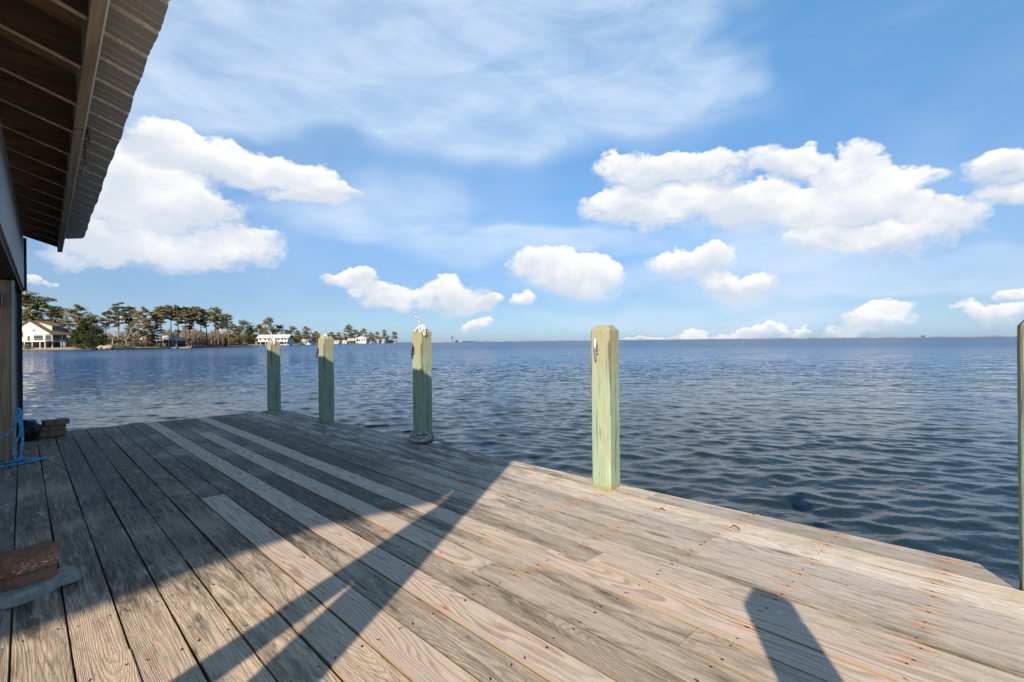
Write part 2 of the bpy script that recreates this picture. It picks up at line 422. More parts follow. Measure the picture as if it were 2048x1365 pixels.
# knots
cold = n.mix(1., cold, n.mix(n.m('FRACT', n.m('MULTIPLY', ra, 7.3)), (.64, .64, .66), (1.06, 1.04, 1.02)), 'MULTIPLY')
kv = n.v('MULTIPLY', n.xyz(u, v, off), (5.2, 1.15, 1.))
kd = n.vor(kv, 1., 'F1', 'Distance', .95)
knot = n.ss(kd, .15, .06)
kring = n.m('MULTIPLY', n.ss(kd, .26, .1), n.ss(n.m('FRACT', n.m('MULTIPLY', kd, 34.)), .4, .9))
cold = n.mix(n.m('MULTIPLY', kring, .45), cold, (.12, .09, .06))
cold = n.mix(n.m('MULTIPLY', knot, .7), cold, (.10, .07, .045))
cn = n.mix(n.m('MULTIPLY', knot, .55), cn, (.17, .10, .06))
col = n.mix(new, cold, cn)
# nails on every joist, two or three to the board, with rust run along the grain
jy = n.m('SUBTRACT', n.m('FRACT', n.m('ADD', n.m('DIVIDE', n.m('SUBTRACT', Y, .34), .55), .5)), .5)
jy = n.m('ADD', n.m('MULTIPLY', jy, .55), n.m('MULTIPLY', n.m('SUBTRACT', n.noise(n.xyz(n.m('MULTIPLY', X, 5.), n.m('MULTIPLY', Y, 1.5), 0.), 3., 2), .5), .13))
nu = n.m('SUBTRACT', n.m('ABSOLUTE', n.m('ADD', u, n.m('MULTIPLY', n.m('SUBTRACT', rb, .5), .014))), .058)
nd = n.v('LENGTH', n.xyz(nu, jy, 0.))
rustd = n.v('LENGTH', n.xyz(n.m('MULTIPLY', nu, 6.5), n.m('MULTIPLY', jy, .85), 0.))
rn = n.noise(n.xyz(n.m('MULTIPLY', X, 7.), n.m('MULTIPLY', Y, 1.8), 1.), 1., 1)
rust = n.m('MULTIPLY', n.ss(rustd, .085, .02), n.ss(n.m('ADD', rn, n.m('MULTIPLY', east, .22)), .565, .63))
col = n.mix(n.m('MULTIPLY', rust, .92), col, (.38, .14, .04))
col = n.mix(n.ss(n.m('ABSOLUTE', u), .0850, .0872), col, n.mix(1., col, (.5, .48, .42), 'MULTIPLY'))
hole = n.ss(nd, .0085, .0045)
col = n.mix(hole, col, (.05, .022, .012))
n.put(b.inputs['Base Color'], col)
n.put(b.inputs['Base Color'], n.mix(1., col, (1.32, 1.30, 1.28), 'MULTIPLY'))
b.inputs['Roughness'].default_value = .72; b.inputs['Specular IOR Level'].default_value = .32
hb = n.m('ADD', n.m('MULTIPLY', n.ss(fib, .4, .8), -.6), n.m('MULTIPLY', fib2, -.8))
hb = n.m('ADD', hb, n.m('MULTIPLY', ringO, -.5)); hb = n.m('ADD', hb, n.m('MULTIPLY', hole, -1.5))
hb = n.m('MULTIPLY', hb, n.m('MULTIPLY_ADD', new, -.7, 1.))
n.put(b.inputs['Normal'], n.bump(hb, .0022, .9))

deckm_side = wood_mat('joist_wood', (.20, .17, .12), (.10, .08, .06), 1)
dock = empty('wooden_dock', (0, 0, 0), 'weathered plank deck over the water, grey boards mixed with newer brown ones', 'dock')
X0, PITCH, BW, TH = -.046, .1845, .1785, .038
def edge_x(y): return 3.906 + (y - .206) * (3.634 - 3.906) / (10.184 - .206)
bm = bmesh.new(); uvl = bm.loops.layers.uv.new('UVMap'); cl = bm.loops.layers.float_color.new('board')
rnd = random.Random(21)
def plank(xc, y0, y1, new, dz=0.):
    ra, rb = rnd.random(), rnd.random()
    dx = rnd.uniform(-.0015, .0015); tilt = rnd.uniform(-.0012, .0012); wv_ = BW + rnd.uniform(-.002, .0015)
    nseg = max(2, int((y1 - y0) / .5)); rings = []
    hw = wv_/2; bv = .0025
    prof = [(-hw, -TH), (-hw, -bv), (-hw + bv, 0), (hw - bv, 0), (hw, -bv), (hw, -TH)]
    ph = rnd.random() * 9
    for i in range(nseg + 1):
        yy = y0 + (y1 - y0) * i / nseg
        wob = .0016 * math.sin(yy * 1.9 + ph) ; zz = dz + .0018 * math.sin(yy * 1.3 + ph * 2)
        rings.append([(bm.verts.new((xc + dx + wob + p[0], yy, zz + p[1] + tilt * p[0] / hw)), p[0]) for p in prof])
    def face(vs):
        f = bm.faces.new([q[0] for q in vs])
        for lo, q in zip(f.loops, vs):
            lo[uvl].uv = (q[1], q[0].co.y + ra * 20); lo[cl] = (new, ra, rb, 1)
    for A, B in zip(rings, rings[1:]):
        for k in range(5): face((A[k], B[k], B[k+1], A[k+1]))
    face(rings[0]); face(rings[-1][::-1])
NEW = {6: (-2.4, 4.865), 8: (-2.4, 10.25), 10: (2.205, 8.42), 12: (-2.4, 10.25), 13: (-2.4, 1.82), 5: None}
YB, YE = -2.4, 10.25
extra = {1: [2.69], 2: [5.2], 3: [4.9], 0: [2.13], 4: [3.55], 5: [], 7: [6.9], 9: [5.1], 11: [6.0, 1.05], 14: [3.3], -1: [3.1], -2: [5.0], 15: [2.9], 16: [4.6, 1.47], 17: [6.4, 1.45], 18: [1.44, 7.5], 19: [5.3], 20: [2.2, 8.1], 21: [1.42, 5.6]}
for k in range(-26, 22):
    xc = X0 + PITCH * (k + .5)
    cuts = [YB] + sorted(extra.get(k, [rnd.uniform(1, 8)])) + [YE]
    segs = []
    rg = NEW.get(k)
    if rg:
        a, c_ = rg
        if a > YB: segs.append((YB, a, 0))
        segs.append((a, c_, 1))
        if c_ < YE: segs.append((c_, YE, 0))
    else:
        segs = [(a, c_, 0) for a, c_ in zip(cuts, cuts[1:])]
    for a, c_, nw in segs:
        aa = a - (rnd.uniform(0, .02) if a == YB else 0); cc = c_ + (rnd.uniform(-.012, .01) if c_ == YE else -.006)
        plank(xc, aa, cc, nw, .002 if nw else rnd.uniform(-.001, .001))
def bis(bm, co, no):
    bmesh.ops.bisect_plane(bm, geom=list(bm.verts) + list(bm.edges) + list(bm.faces), plane_co=co, plane_no=no, clear_outer=True)
e1, e2 = Vector((edge_x(-3), -3, 0)), Vector((edge_x(11), 11, 0))
bis(bm, e1, Vector(((e2 - e1).y, -(e2 - e1).x, 0)))
# corner cut back for the near right piling
bis(bm, Vector((3.906, .206, 0)), Vector((.169, -.277, 0)).normalized()) if False else None
deck = obj('deck_boards', bm, dm, dock)
# notch at the near right corner: drop everything beyond the diagonal saw cut
bm = bmesh.new(); bm.from_mesh(deck.data)
p0, p1 = Vector((3.906, .206, 0)), Vector((3.60, .020, 0)); dv = p1 - p0; nn = Vector((-dv.y, dv.x, 0)).normalized()
if nn.x < 0: nn = -nn
geo = [f for f in bm.faces if f.calc_center_median().x > 3.0 and min(v.co.y for v in f.verts) < .6]
ge = set(); gv = set()
for f in geo:
    ge.update(f.edges); gv.update(f.verts)
bmesh.ops.bisect_plane(bm, geom=list(gv) + list(ge) + geo, plane_co=p0, plane_no=nn, clear_outer=False)
kill = [f for f in bm.faces if (f.calc_center_median() - p0).dot(nn) > 1e-4 and f.calc_center_median().x > 3.57 and f.calc_center_median().y < .21]
bmesh.ops.delete(bm, geom=kill, context='FACES')
bm.to_mesh(deck.data); bm.free()
# framing below the boards
j = 0
for k in range(-4, 19):
    y = .34 + .55 * k
    if y > 10.1: continue
    bm = bmesh.new(); box(bm, -4.7, edge_x(y) - .07 if y > .3 else 3.5, y - .019, y + .019, -.225, -.041)
    obj('joist', bm, deckm_side, dock)
bm = bmesh.new(); q0, q1 = Vector((edge_x(.22) - .045, .22, 0)), Vector((edge_x(10.2) - .045, 10.2, 0))
prism(bm, [(q0.x, q0.y, -.042), (q0.x + .038, q0.y, -.042), (q0.x + .038, q0.y, -.30), (q0.x, q0.y, -.30)], q1 - q0)
obj('rim_board', bm, deckm_side, dock)
bm = bmesh.new(); box(bm, -4.7, 3.55, 10.17, 10.208, -.30, -.042); obj('rim_board', bm, deckm_side, dock)
stm = plain('weathered_nail_iron', (.16, .13, .11), .5, .3, 60, .7)
for (x, y, a, l) in ((3.481, 1.95, 1.2, .055), (3.497, 1.406, 1.15, .065)):
    bm = bmesh.new()
    dx, dy = math.cos(a) * l / 2, math.sin(a) * l / 2
    tube(bm, smoothpath([(x-dx, y-dy, -.002), (x-dx*.9, y-dy*.9, .009), (x, y, .016), (x+dx*.9, y+dy*.9, .010), (x+dx, y+dy, -.002)], 4), .0032, 6)
    tag(obj('bent_staple', bm, stm), 'bent metal staple in the sunlit deck, %s the fully lit piling' % ('nearer to' if y > 1.7 else 'farther from'), 'staple', 'bent staples in the deck')
# ------------------------------------------------------------------ pilings
pm, n, b = new_mat('green_treated_timber')
P = n.coord(); g = n.noise(n.v('MULTIPLY', P, (70., 70., 2.2)), 1., 5, .6, .6)
g2 = n.noise(n.v('MULTIPLY', P, (14., 14., 1.1)), 1., 4, .6, .9)
oi = n.n.new('ShaderNodeObjectInfo'); rr = oi.outputs['Random']
PZ = n.sep(P)[2]
colr = n.mix(n.ss(g, .3, .7), (.35, .385, .265), (.23, .275, .185))
colr = n.mix(n.m('MULTIPLY', n.ss(g2, .40, .62), .6), colr, (.21, .33, .225))
colr = n.mix(n.m('MULTIPLY', n.ss(PZ, .75, 1.35), n.ss(g2, .30, .58, .35, .85)), colr, (.30, .255, .155))
band = n.m('FRACT', n.m('MULTIPLY', n.noise(n.v('MULTIPLY', P, (5., 5., .55)), 1., 1.5, .4, .4), 17.))
colr = n.mix(n.m('MULTIPLY', n.m('MULTIPLY', n.ss(band, .5, .85), n.ss(band, 1., .93)), .30), colr, (.22, .27, .15))
colr = n.mix(n.m('MULTIPLY', n.ss(n.noise(n.v('MULTIPLY', P, (38., 38., 1.3)), 1., 5, .65), .555, .63), .85), colr, (.09, .10, .055))
colr = n.mix(n.ss(PZ, .06, 0.), colr, (.24, .24, .10))
kd = n.vor(n.v('MULTIPLY', P, (7., 7., 2.2)), 1.)
colr = n.mix(n.m('MULTIPLY', n.ss(kd, .13, .05), .7), colr, (.25, .14, .06))
n.put(b.inputs['Base Color'], colr); b.inputs['Roughness'].default_value = .78
n.put(b.inputs['Normal'], n.bump(n.m('ADD', g, n.m('MULTIPLY', g2, .8)), .004, .9))
def piling(loc, h, rz, label, s=.185, bury=1.9, cap=True, name='dock_piling', group='green square pilings along the dock', mat=None):
    o = empty(name, loc, label, 'piling', group, rz)
    bm = bmesh.new(); a = s / 2; c_ = a * .62; cz = h - .045
    zs = [-bury, -.6] + [cz * q_ / 14 for q_ in range(15)]
    rings = []
    ch = .011
    for i, z in enumerate(zs):
        jx = random.uniform(-.0016, .0016); q = a + random.uniform(-.0018, .0014)
        rings.append([bm.verts.new((x + jx + random.uniform(-.0011, .0011), y + random.uniform(-.0011, .0011), z)) for x, y in ((-q+ch,-q),(q-ch,-q),(q,-q+ch),(q,q-ch),(q-ch,q),(-q+ch,q),(-q,q-ch),(-q,-q+ch))])
    rings.append([bm.verts.new((x * .60, y * .60, h)) for x, y in ((-a+ch,-a),(a-ch,-a),(a,-a+ch),(a,a-ch),(a-ch,a),(-a+ch,a),(-a,a-ch),(-a,-a+ch))])
    for A, B in zip(rings, rings[1:]):
        for k in range(8): bm.faces.new((A[k], A[(k+1) % 8], B[(k+1) % 8], B[k]))
    bm.faces.new(rings[-1]); bm.faces.new(rings[0][::-1])
    obj('timber', bm, mat or pm, o)
    return o
clm = plain('galvanised_cleat_metal', (.42, .42, .42), .42, .35, 40, .85)
dkm = plain('tarnished_iron', (.10, .095, .09), .5, .35, 40, .6)
def cleat(parent, s, z, off=-.03, mat=clm, L=.20):
    """two footed horn cleat screwed upright on the face that looks down the view (-X side)"""
    bm = bmesh.new(); x = -s/2
    for dz in (-.036, .036):
        tube(bm, [(x + .004, off, z + dz), (x - .012, off, z + dz), (x - .03, off, z + dz * .9)], [.014, .009, .011], 8)
    hp = smoothpath([(x - .030, off, z - L/2), (x - .033, off, z - L/4), (x - .035, off, z), (x - .033, off, z + L/4), (x - .028, off, z + L/2)], 4)
    rr_ = [.005 + .008 * math.sin(math.pi * i / (len(hp) - 1)) for i in range(len(hp))]
    tube(bm, hp, rr_, 8)
    box(bm, x - .006, x + .003, off - .013, off + .013, z - .052, z + .052)
    return obj('cleat', bm, mat, parent, smooth=False)
def dk(px, py):
    x, y = unroll(px, py); d_ = H * F / y; Rr = x / F * d_
    p = FWD * d_ + RGT * Rr; return p.x, p.y
RZ = R(6)
S = .185
def near(x, y): return (x, y, 0)
P1 = piling(near(3.545 - .088*.717, 10.13 + .088*.697), 1.35, R(5), 'green piling at the far corner of the dock, white cord and hook on top', S)
P2 = piling(near(3.625 - .074*.717, 8.00 + .074*.697), 1.405, R(6), 'second green piling from the far dock corner, small cleat on its left side')
P3 = piling(near(3.770 - .058*.717, 5.47 + .058*.697), 1.47, R(6), 'green piling wrapped at the foot with laid rope and tied on top with white cord')
P4 = piling(near(3.725 - .042*.717, 2.585 + .042*.697), 1.43, R(7), 'fully sunlit pale green piling with a metal cleat near its top')
P5 = piling(near(3.738, -.058), 1.40, R(5), 'green piling cut off by the right edge of the photo at the clipped deck corner')
cleat(P4, S, 1.225, .028)
cleat(P3, S, 1.19, .055, dkm); cleat(P2, S, 1.16, .07, dkm)
P6 = piling(near(.323, -.622), 1.43, R(6), 'green piling behind the viewer that throws the blunt topped shadow on the front boards')
# ------------------------------------------------------------------ ropes
wr = plain('white_cord', (.72, .71, .66), .85, .2, 60)
def cord_knot(loc, s, label, hook=True, seed=1):
    o = empty('white_cord', loc, label, 'cord', 'white cords tied on piling tops')
    r_ = random.Random(seed)
    bm = bmesh.new()
    A = lambda *p: [Vector(q) * s for q in p]
    tube(bm, smoothpath(A((-.07,-.02,-.03),(-.05,-.05,.01),(-.01,-.04,.035),(.02,-.05,.02),(.03,-.075,-.05),(.045,-.085,-.09),(.055,-.08,-.05),(.04,-.05,.02),(.0,-.02,.05),(-.03,.0,.06)), 6), .0048 * s, 8)
    tube(bm, smoothpath(A((-.03,-.03,.05),(.01,-.06,.01),(.0,-.09,-.045),(-.02,-.08,-.02),(-.04,-.05,.02),(-.07,-.06,-.02),(-.085,-.07,-.03)), 6), .0048 * s, 8)
    obj('cord', bm, wr, o, smooth=True)
    if hook:
        bm = bmesh.new()
        tube(bm, smoothpath(A((-.02,-.02,.04),(-.045,-.02,.11),(-.065,-.02,.17),(-.085,-.02,.205),(-.10,-.02,.185),(-.085,-.02,.155),(-.062,-.02,.16)), 6), .006 * s, 8)
        tube(bm, smoothpath(A((-.015,-.02,.05),(-.04,-.015,.13),(-.06,-.015,.165)), 4), .0075 * s, 8)
        obj('snap_hook', bm, clm, o, smooth=True)
    o.rotation_euler.z = -AL
    return o
cord_knot((3.71, 5.48, 1.475), 1.0, 'white cord loops with an upright metal snap hook on the rope wrapped piling')
cord_knot((3.48, 10.17, 1.36), .95, 'small white cord and upright hook on top of the farthest piling', True, 3)
cord_knot((3.57, 8.04, 1.405), .7, 'small bunch of white cord on the second piling from the far corner', False, 4)
m, n, b = new_mat('grey_laid_rope'); k = n.noise(n.coord(), 30., 4)
n.put(b.inputs['Base Color'], n.mix(n.ss(k, .35, .65), (.17, .165, .15), (.48, .47, .43))); b.inputs['Roughness'].default_value = .9
bm = bmesh.new()
cx, cy = 3.728, 5.51; pts = []
for i in range(0, 33):
    a = i / 9 * 2 * math.pi + 1.0; rr_ = .128 + .012 * math.sin(i * 1.7) + (.03 if i < 6 else 0); z = .024 + .105 * ((i / 9) % 1.6) / 1.6 + .01 * math.sin(i)
    q = max(abs(math.cos(a)), abs(math.sin(a))); k_ = 1 / (q ** .35)
    pts.append((cx + math.cos(a) * rr_ * k_, cy + math.sin(a) * rr_ * k_, z))
pts += [(cx + .13, cy - .19, .03), (cx + .10, cy - .33, .022), (cx + .12, cy - .42, .02)]
rope(bm, pts, .022, .085)
tag(obj('mooring_rope', bm, m, smooth=True), 'grey laid rope wrapped round the foot of a green piling', 'rope')
m, n, b = new_mat('blue_poly_rope'); k = n.noise(n.coord(), 60., 3)
n.put(b.inputs['Base Color'], n.mix(n.ss(k, .35, .65), (.02, .20, .46), (.16, .50, .78))); b.inputs['Roughness'].default_value = .5
bm = bmesh.new()
EPS = R(1.32)
def bld(v, u, z): return Vector((v * math.cos(EPS) + u * math.sin(EPS), -v * math.sin(EPS) + u * math.cos(EPS), z))
q = 7.93
rope(bm, [bld(-.60, q-.02, .10), bld(-.44, q-.02, .22), bld(-.33, q-.02, .31), bld(-.245, q-.02, .42), bld(-.235, q, .55), bld(-.225, q+.02, .595), bld(-.20, q+.0, .55), bld(-.195, q-.02, .40), bld(-.19, q-.03, .22), bld(-.21, q-.04, .06), bld(-.235, q-.05, .02),
          bld(-.26, q-.03, .10), bld(-.265, q-.02, .18), bld(-.23, q-.02, .25), bld(-.205, q-.01, .34), bld(-.205, q, .50), bld(-.228, q+.02, .575), bld(-.215, q-.03, .47), bld(-.19, q-.04, .28), bld(-.205, q-.05, .10), bld(-.22, q-.07, .025),
          bld(-.4, q-.08, .015), bld(-.6, q-.06, .015), bld(-.72, q-.12, .015), bld(-.6, q-.25, .015), bld(-.35, q-.27, .015), bld(-.18, q-.22, .015), bld(-.05, q-.12, .015), bld(.0, q-.08, .018), bld(-.06, q-.04, .016), bld(-.2, q-.03, .016), bld(-.33, q-.05, .015)], .0125, .05)
tag(obj('blue_rope', bm, m, smooth=True), 'bright blue rope looped down the left timber post and trailing on the deck', 'rope')

# ------------------------------------------------------------------ bricks
bk, n, b = new_mat('red_brick'); P = n.coord()
k = n.noise(P, 9., 5, .6); k2 = n.noise(P, 45., 5, .7)
c_ = n.mix(n.ss(k, .35, .65), (.19, .080, .050), (.26, .135, .085))
c_ = n.mix(n.ss(k2, .5, .75), c_, (.16, .07, .05))
sp = n.noise(n.v('MULTIPLY', P, (1., 1., 2.2)), 62., 4, .7)
zz = n.sep(n.attr('spk'))[0]
c_ = n.mix(n.m('MULTIPLY', n.ss(sp, .56, .60), zz), c_, (.72, .70, .66))
n.put(b.inputs['Base Color'], c_); b.inputs['Roughness'].default_value = .9; n.put(b.inputs['Normal'], n.bump(k2, .004, .8))
def brick(name, L, Wd, Ht, loc, rz, label, mat, spk=False, grp='bricks of the near stack'):
    bm = bmesh.new(); box(bm, -L/2, L/2, -Wd/2, Wd/2, 0, Ht); bevel(bm, .005, 2)
    bmesh.ops.subdivide_edges(bm, edges=[e for e in bm.edges if e.calc_length() > .03], cuts=7, use_grid_fill=True)
    lay = bm.verts.layers.float_color.new('spk')
    for v_ in bm.verts:
        nz = mnoise.noise(v_.co * 26 + Vector(loc) * 9)
        v_.co += v_.co.normalized() * nz * .0028
        on = 0.
        if spk and v_.co.y < -Wd/2 + .012: on = max(0, 1 - abs(v_.co.z - Ht * .28) / (Ht * .30)) ** .5 if v_.co.z < Ht * .6 else .10
        v_[lay] = (on, on, on, 1)
    o = obj(name, bm, mat, loc=loc, rot=(0, 0, rz)); return tag(o, label, 'brick' if name == 'brick' else name.replace('_', ' '), grp)
# near stack, left edge: front face from (3,1163) to (110,1140) on the deck
bx, by = -.012, 3.86; ba = R(4)
pvm = plain('grey_concrete', (.30, .29, .27), .9, .25, 14)
bm = bmesh.new()
out = smoothpath([(-.13,-.085,0),(-.02,-.09,0),(.03,-.085,0),(.062,-.052,0),(.10,-.045,0),(.135,-.075,0),(.165,-.06,0),(.172,.0,0),(.165,.06,0),(.135,.075,0),(.10,.045,0),(.06,.052,0),(.03,.085,0),(-.02,.09,0),(-.13,.085,0),(-.17,.06,0),(-.17,-.06,0)], 3, True)
prism(bm, out, (0, 0, .06)); bmesh.ops.bevel(bm, geom=[e for e in bm.edges if abs(e.verts[0].co.z - e.verts[1].co.z) < .001], offset=.006, segments=2, affect='EDGES')
PLC = (.045, 3.66, .002)
tag(obj('paver', bm, pvm, loc=PLC, rot=(0, 0, R(24))), 'grey scalloped concrete paver lying under two red bricks at the left edge', 'paver')
brick('brick', .215, .105, .062, (PLC[0] - .035, PLC[1] + .012, .0625), R(17), 'lower red brick of the near pair, lying on the grey paver', bk)
brick('brick', .225, .115, .105, (PLC[0] - .035, PLC[1] + .02, .126), R(15), 'upper thick red brick flecked with white, topmost of the near stack', bk, True)
# far pile at the back edge of the deck
fb = [(.285, 9.80, .0), (.285, 9.80, .085), (.335, 9.76, .165)]
bk2 = plain('dull_brown_brick', (.30, .17, .11), .9, .4, 9)
for i, (x, y, z) in enumerate(fb):
    brick('brick', .34 - .03*i, .17, .083 if i < 2 else .07, (x, y, z + .003), R(-2 + 5*i), ['bottom brown brick of the pile at the far deck edge', 'middle brown brick of the pile at the far deck edge', 'topmost brown brick of the pile at the far deck edge'][i], bk2, grp='bricks of the far pile')
bm = bmesh.new()
blk = plain('black_rubber', (.014, .016, .018), .45, .4, 20)
bmesh.ops.create_icosphere(bm, subdivisions=4, radius=1)
for v_ in bm.verts:
    c3 = v_.co.copy(); k_ = 1 + .22 * mnoise.noise(c3 * 1.8) + .08 * mnoise.noise(c3 * 5)
    v_.co = Vector((c3.x * .155 * k_, c3.y * .13 * k_, max(-.13, c3.z * .15 * k_) + .13))
tag(obj('rubber_bundle', bm, blk, smooth=True, loc=(.03, 9.62, 0)), 'black crumpled bundle between the left post and the brown brick pile', 'bundle')

# ------------------------------------------------------------------ boathouse (local x = out from the wall, local y = along it)
bh = empty('boathouse', (0, 0, 0), 'open timber boathouse with deep rafter eaves and ribbed metal roof at the left', 'building', rz=-EPS)
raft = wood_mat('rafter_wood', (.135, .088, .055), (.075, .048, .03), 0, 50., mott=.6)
rafe = wood_mat('lit_rafter_edge', (.62, .50, .36), (.45, .35, .25), 0, 40., mott=.5)  # bounce light on the rafter undersides put into a paler wood colour
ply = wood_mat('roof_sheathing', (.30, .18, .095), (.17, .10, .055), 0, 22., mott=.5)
fas = wood_mat('fascia_wood', (.44, .36, .25), (.30, .24, .165), 1, 40., mott=.55)
sid = wood_mat('grooved_siding_wood', (.62, .61, .60), (.48, .47, .46), 2, 60., mott=.45)
pst = wood_mat('post_wood', (.50, .36, .21), (.30, .21, .12), 2, 45., mott=.7)
trm = plain('dark_trim_paint', (.045, .055, .07), .6, .3, 8)
whd = plain('white_drip_edge', (.80, .80, .77), .5, .12, 12)
WV = -.212; UE = 10.14
def zr(v): return H + 1.686 - v / 3          # top of sheathing plane
# sheathing + metal roof as sloped slabs with a slanted near end
NE = [(.425, 1.64), (-5.45, -2.04), (-7.5, -2.69), (-13., -5.4)]; VR = -13.  # unseen near end, outline shaped to throw the shadow edge on the deck
def ue0(v):
    for (a, b_), (c_, d_) in zip(NE, NE[1:]):
        if v >= c_: return b_ + (a - v) / (a - c_) * (d_ - b_)
    return -5.4
def ve0(u):
    if u >= 1.64: return .425
    for (a, b_), (c_, d_) in zip(NE, NE[1:]):
        if u >= d_: return a + (b_ - u) / (b_ - d_) * (c_ - a)
    return -13.
bm = bmesh.new()
A_ = [(.21, ue0(.21)), (.21, UE), (VR, UE), (VR, -5.4), (-7.5, -2.69), (-5.45, -2.04)]
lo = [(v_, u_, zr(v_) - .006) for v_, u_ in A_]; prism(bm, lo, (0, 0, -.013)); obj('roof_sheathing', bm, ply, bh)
mm, n, b = new_mat('roof_metal'); k = n.noise(n.v('MULTIPLY', n.coord(), (3., 14., 3.)), 1., 5, .6)
n.put(b.inputs['Base Color'], n.mix(n.ss(k, .3, .7), (.46, .45, .43), (.55, .53, .50))); b.inputs['Roughness'].default_value = .5; b.inputs['Metallic'].default_value = .15
mm2 = plain('lit_roof_rib', (.86, .80, .72), .6, .25, 30)  # light caught along the ribs put into a paler colour
bm = bmesh.new()
u_ = -5.6; prof = []           # ribbed sheet, ribs run down the slope
while u_ < UE + .02:
    prof += [(u_, 0, 0), (u_ + .085, 0, 0), (u_ + .092, .006, 0), (u_ + .105, .006, 0), (u_ + .112, 0, 0), (u_ + .175, 0, 0), (u_ + .182, .006, 0), (u_ + .195, .006, 0), (u_ + .202, 0, 0), (u_ + .252, 0, 0), (u_ + .262, .019, 1), (u_ + .286, .019, 1), (u_ + .296, 0, 1)]
    u_ += .298
last = None
for (uu_, dz, mi) in prof:
    ve = .425 + .004 * math.sin(uu_ * 3) + .003 * math.sin(uu_ * 11)
    if uu_ > 9.55: ve = .425 - (uu_ - 9.55) * .30
    # where does the slanted near end leave the sheet
    if uu_ < 1.64:
        ve = ve0(uu_)
    if uu_ < -5.4 or uu_ > UE: continue
    ve = max(ve, VR + .05)
    vs = [bm.verts.new((vv, uu_, zr(vv) + .004 + dz)) for vv in (ve, VR)]
    vt = [bm.verts.new((vv, uu_, zr(vv) + .007 + dz)) for vv in (ve, VR)]
    if last:
        f = bm.faces.new((last[0][0], vs[0], vs[1], last[0][1])); f.material_index = 1 if (mi and last[2]) else 0
        f = bm.faces.new((last[1][0], last[1][1], vt[1], vt[0]))
        f = bm.faces.new((last[0][0], last[1][0], vt[0], vs[0])); f.material_index = 0
    last = (vs, vt, mi)
obj('metal_roof', bm, [mm, mm2], bh)
# far slope so that the roof is a real gable
bm = bmesh.new(); prism(bm, [(VR, -5.4, zr(VR) - .002), (VR, UE, zr(VR) - .002), (VR - 9., UE, zr(VR) - 3), (VR - 9., -5.4, zr(VR) - 3)], (0, 0, -.03)); obj('rear_roof', bm, mm, bh)
k = 0; rp = None
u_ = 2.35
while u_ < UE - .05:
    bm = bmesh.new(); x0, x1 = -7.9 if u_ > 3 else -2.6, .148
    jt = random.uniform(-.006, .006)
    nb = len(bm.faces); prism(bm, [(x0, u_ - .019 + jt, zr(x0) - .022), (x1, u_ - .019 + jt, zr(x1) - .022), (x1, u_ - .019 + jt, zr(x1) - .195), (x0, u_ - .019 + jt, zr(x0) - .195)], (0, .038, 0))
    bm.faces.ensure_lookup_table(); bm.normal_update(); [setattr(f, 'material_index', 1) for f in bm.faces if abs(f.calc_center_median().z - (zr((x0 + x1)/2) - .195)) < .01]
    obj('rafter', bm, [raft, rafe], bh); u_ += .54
bm = bmesh.new(); prism(bm, [(.15, 1.85, zr(.15) - .024), (.197, 1.85, zr(.197) - .024), (.197, 1.85, H + 1.405), (.15, 1.85, H + 1.405)], (0, UE - 1.82, 0)); obj('fascia_board', bm, fas, bh)
for us_ in (4.3, 6.9):
    bm = bmesh.new(); box(bm, .147, .2, us_, us_ + .006, H + 1.402, H + 1.55); obj('fascia_joint', bm, trm, bh)
bm = bmesh.new(); box(bm, .198, .206, 1.85, UE + .02, H + 1.403, H + 1.43); obj('drip_edge', bm, whd, bh)
# siding with grooves
bm = bmesh.new(); yy = 2.0
while yy < UE - .02:
    e_ = min(yy + .198, UE); box(bm, WV - .016, WV, yy, e_, 2.13, zr(WV) - .2)
    box(bm, WV - .016, WV - .006, e_, e_ + .006, 2.13, zr(WV) - .2); yy += .204
obj('siding_wall', bm, sid, bh)
bm = bmesh.new(); box(bm, WV - .62, WV - .018, 2.0, UE, 2.07, 2.5); obj('header_beam', bm, raft, bh)
bm = bmesh.new(); box(bm, -.46, -.25, 8.05, 8.25, -1.8, 2.05); bevel(bm, .006); obj('timber_post', bm, pst, bh)
bm = bmesh.new(); box(bm, -.33, -.285, 8.26, UE, .0, 2.06); obj('lower_wall', bm, plain('dark_board', (.075, .06, .05), .85, .3, 5), bh)
bm = bmesh.new(); box(bm, -.29, -.235, UE - .02, UE + .05, -1.5, 2.14); obj('corner_trim', bm, trm, bh)
bm = bmesh.new(); box(bm, WV - .02, WV + .03, UE + .002, UE + .05, 2.1, zr(WV) - .19); obj('corner_trim', bm, trm, bh)
# electrical box on the post
bm = bmesh.new(); box(bm, -.455, -.345, 7.99, 8.048, 1.735, 1.90); bevel(bm, .004)
eb = obj('outlet_box', bm, plain('galvanised_box', (.30, .32, .33), .5, .2, 20, .5), bh)
bm = bmesh.new(); box(bm, -.447, -.353, 7.984, 7.989, 1.744, 1.892); obj('cover', bm, trm, eb)
bm = bmesh.new(); tube(bm, [(-.268, 8.035, .0), (-.268, 8.035, 2.05)], .011, 8); obj('conduit', bm, plain('pale_conduit', (.42, .46, .47), .5, .1), bh)
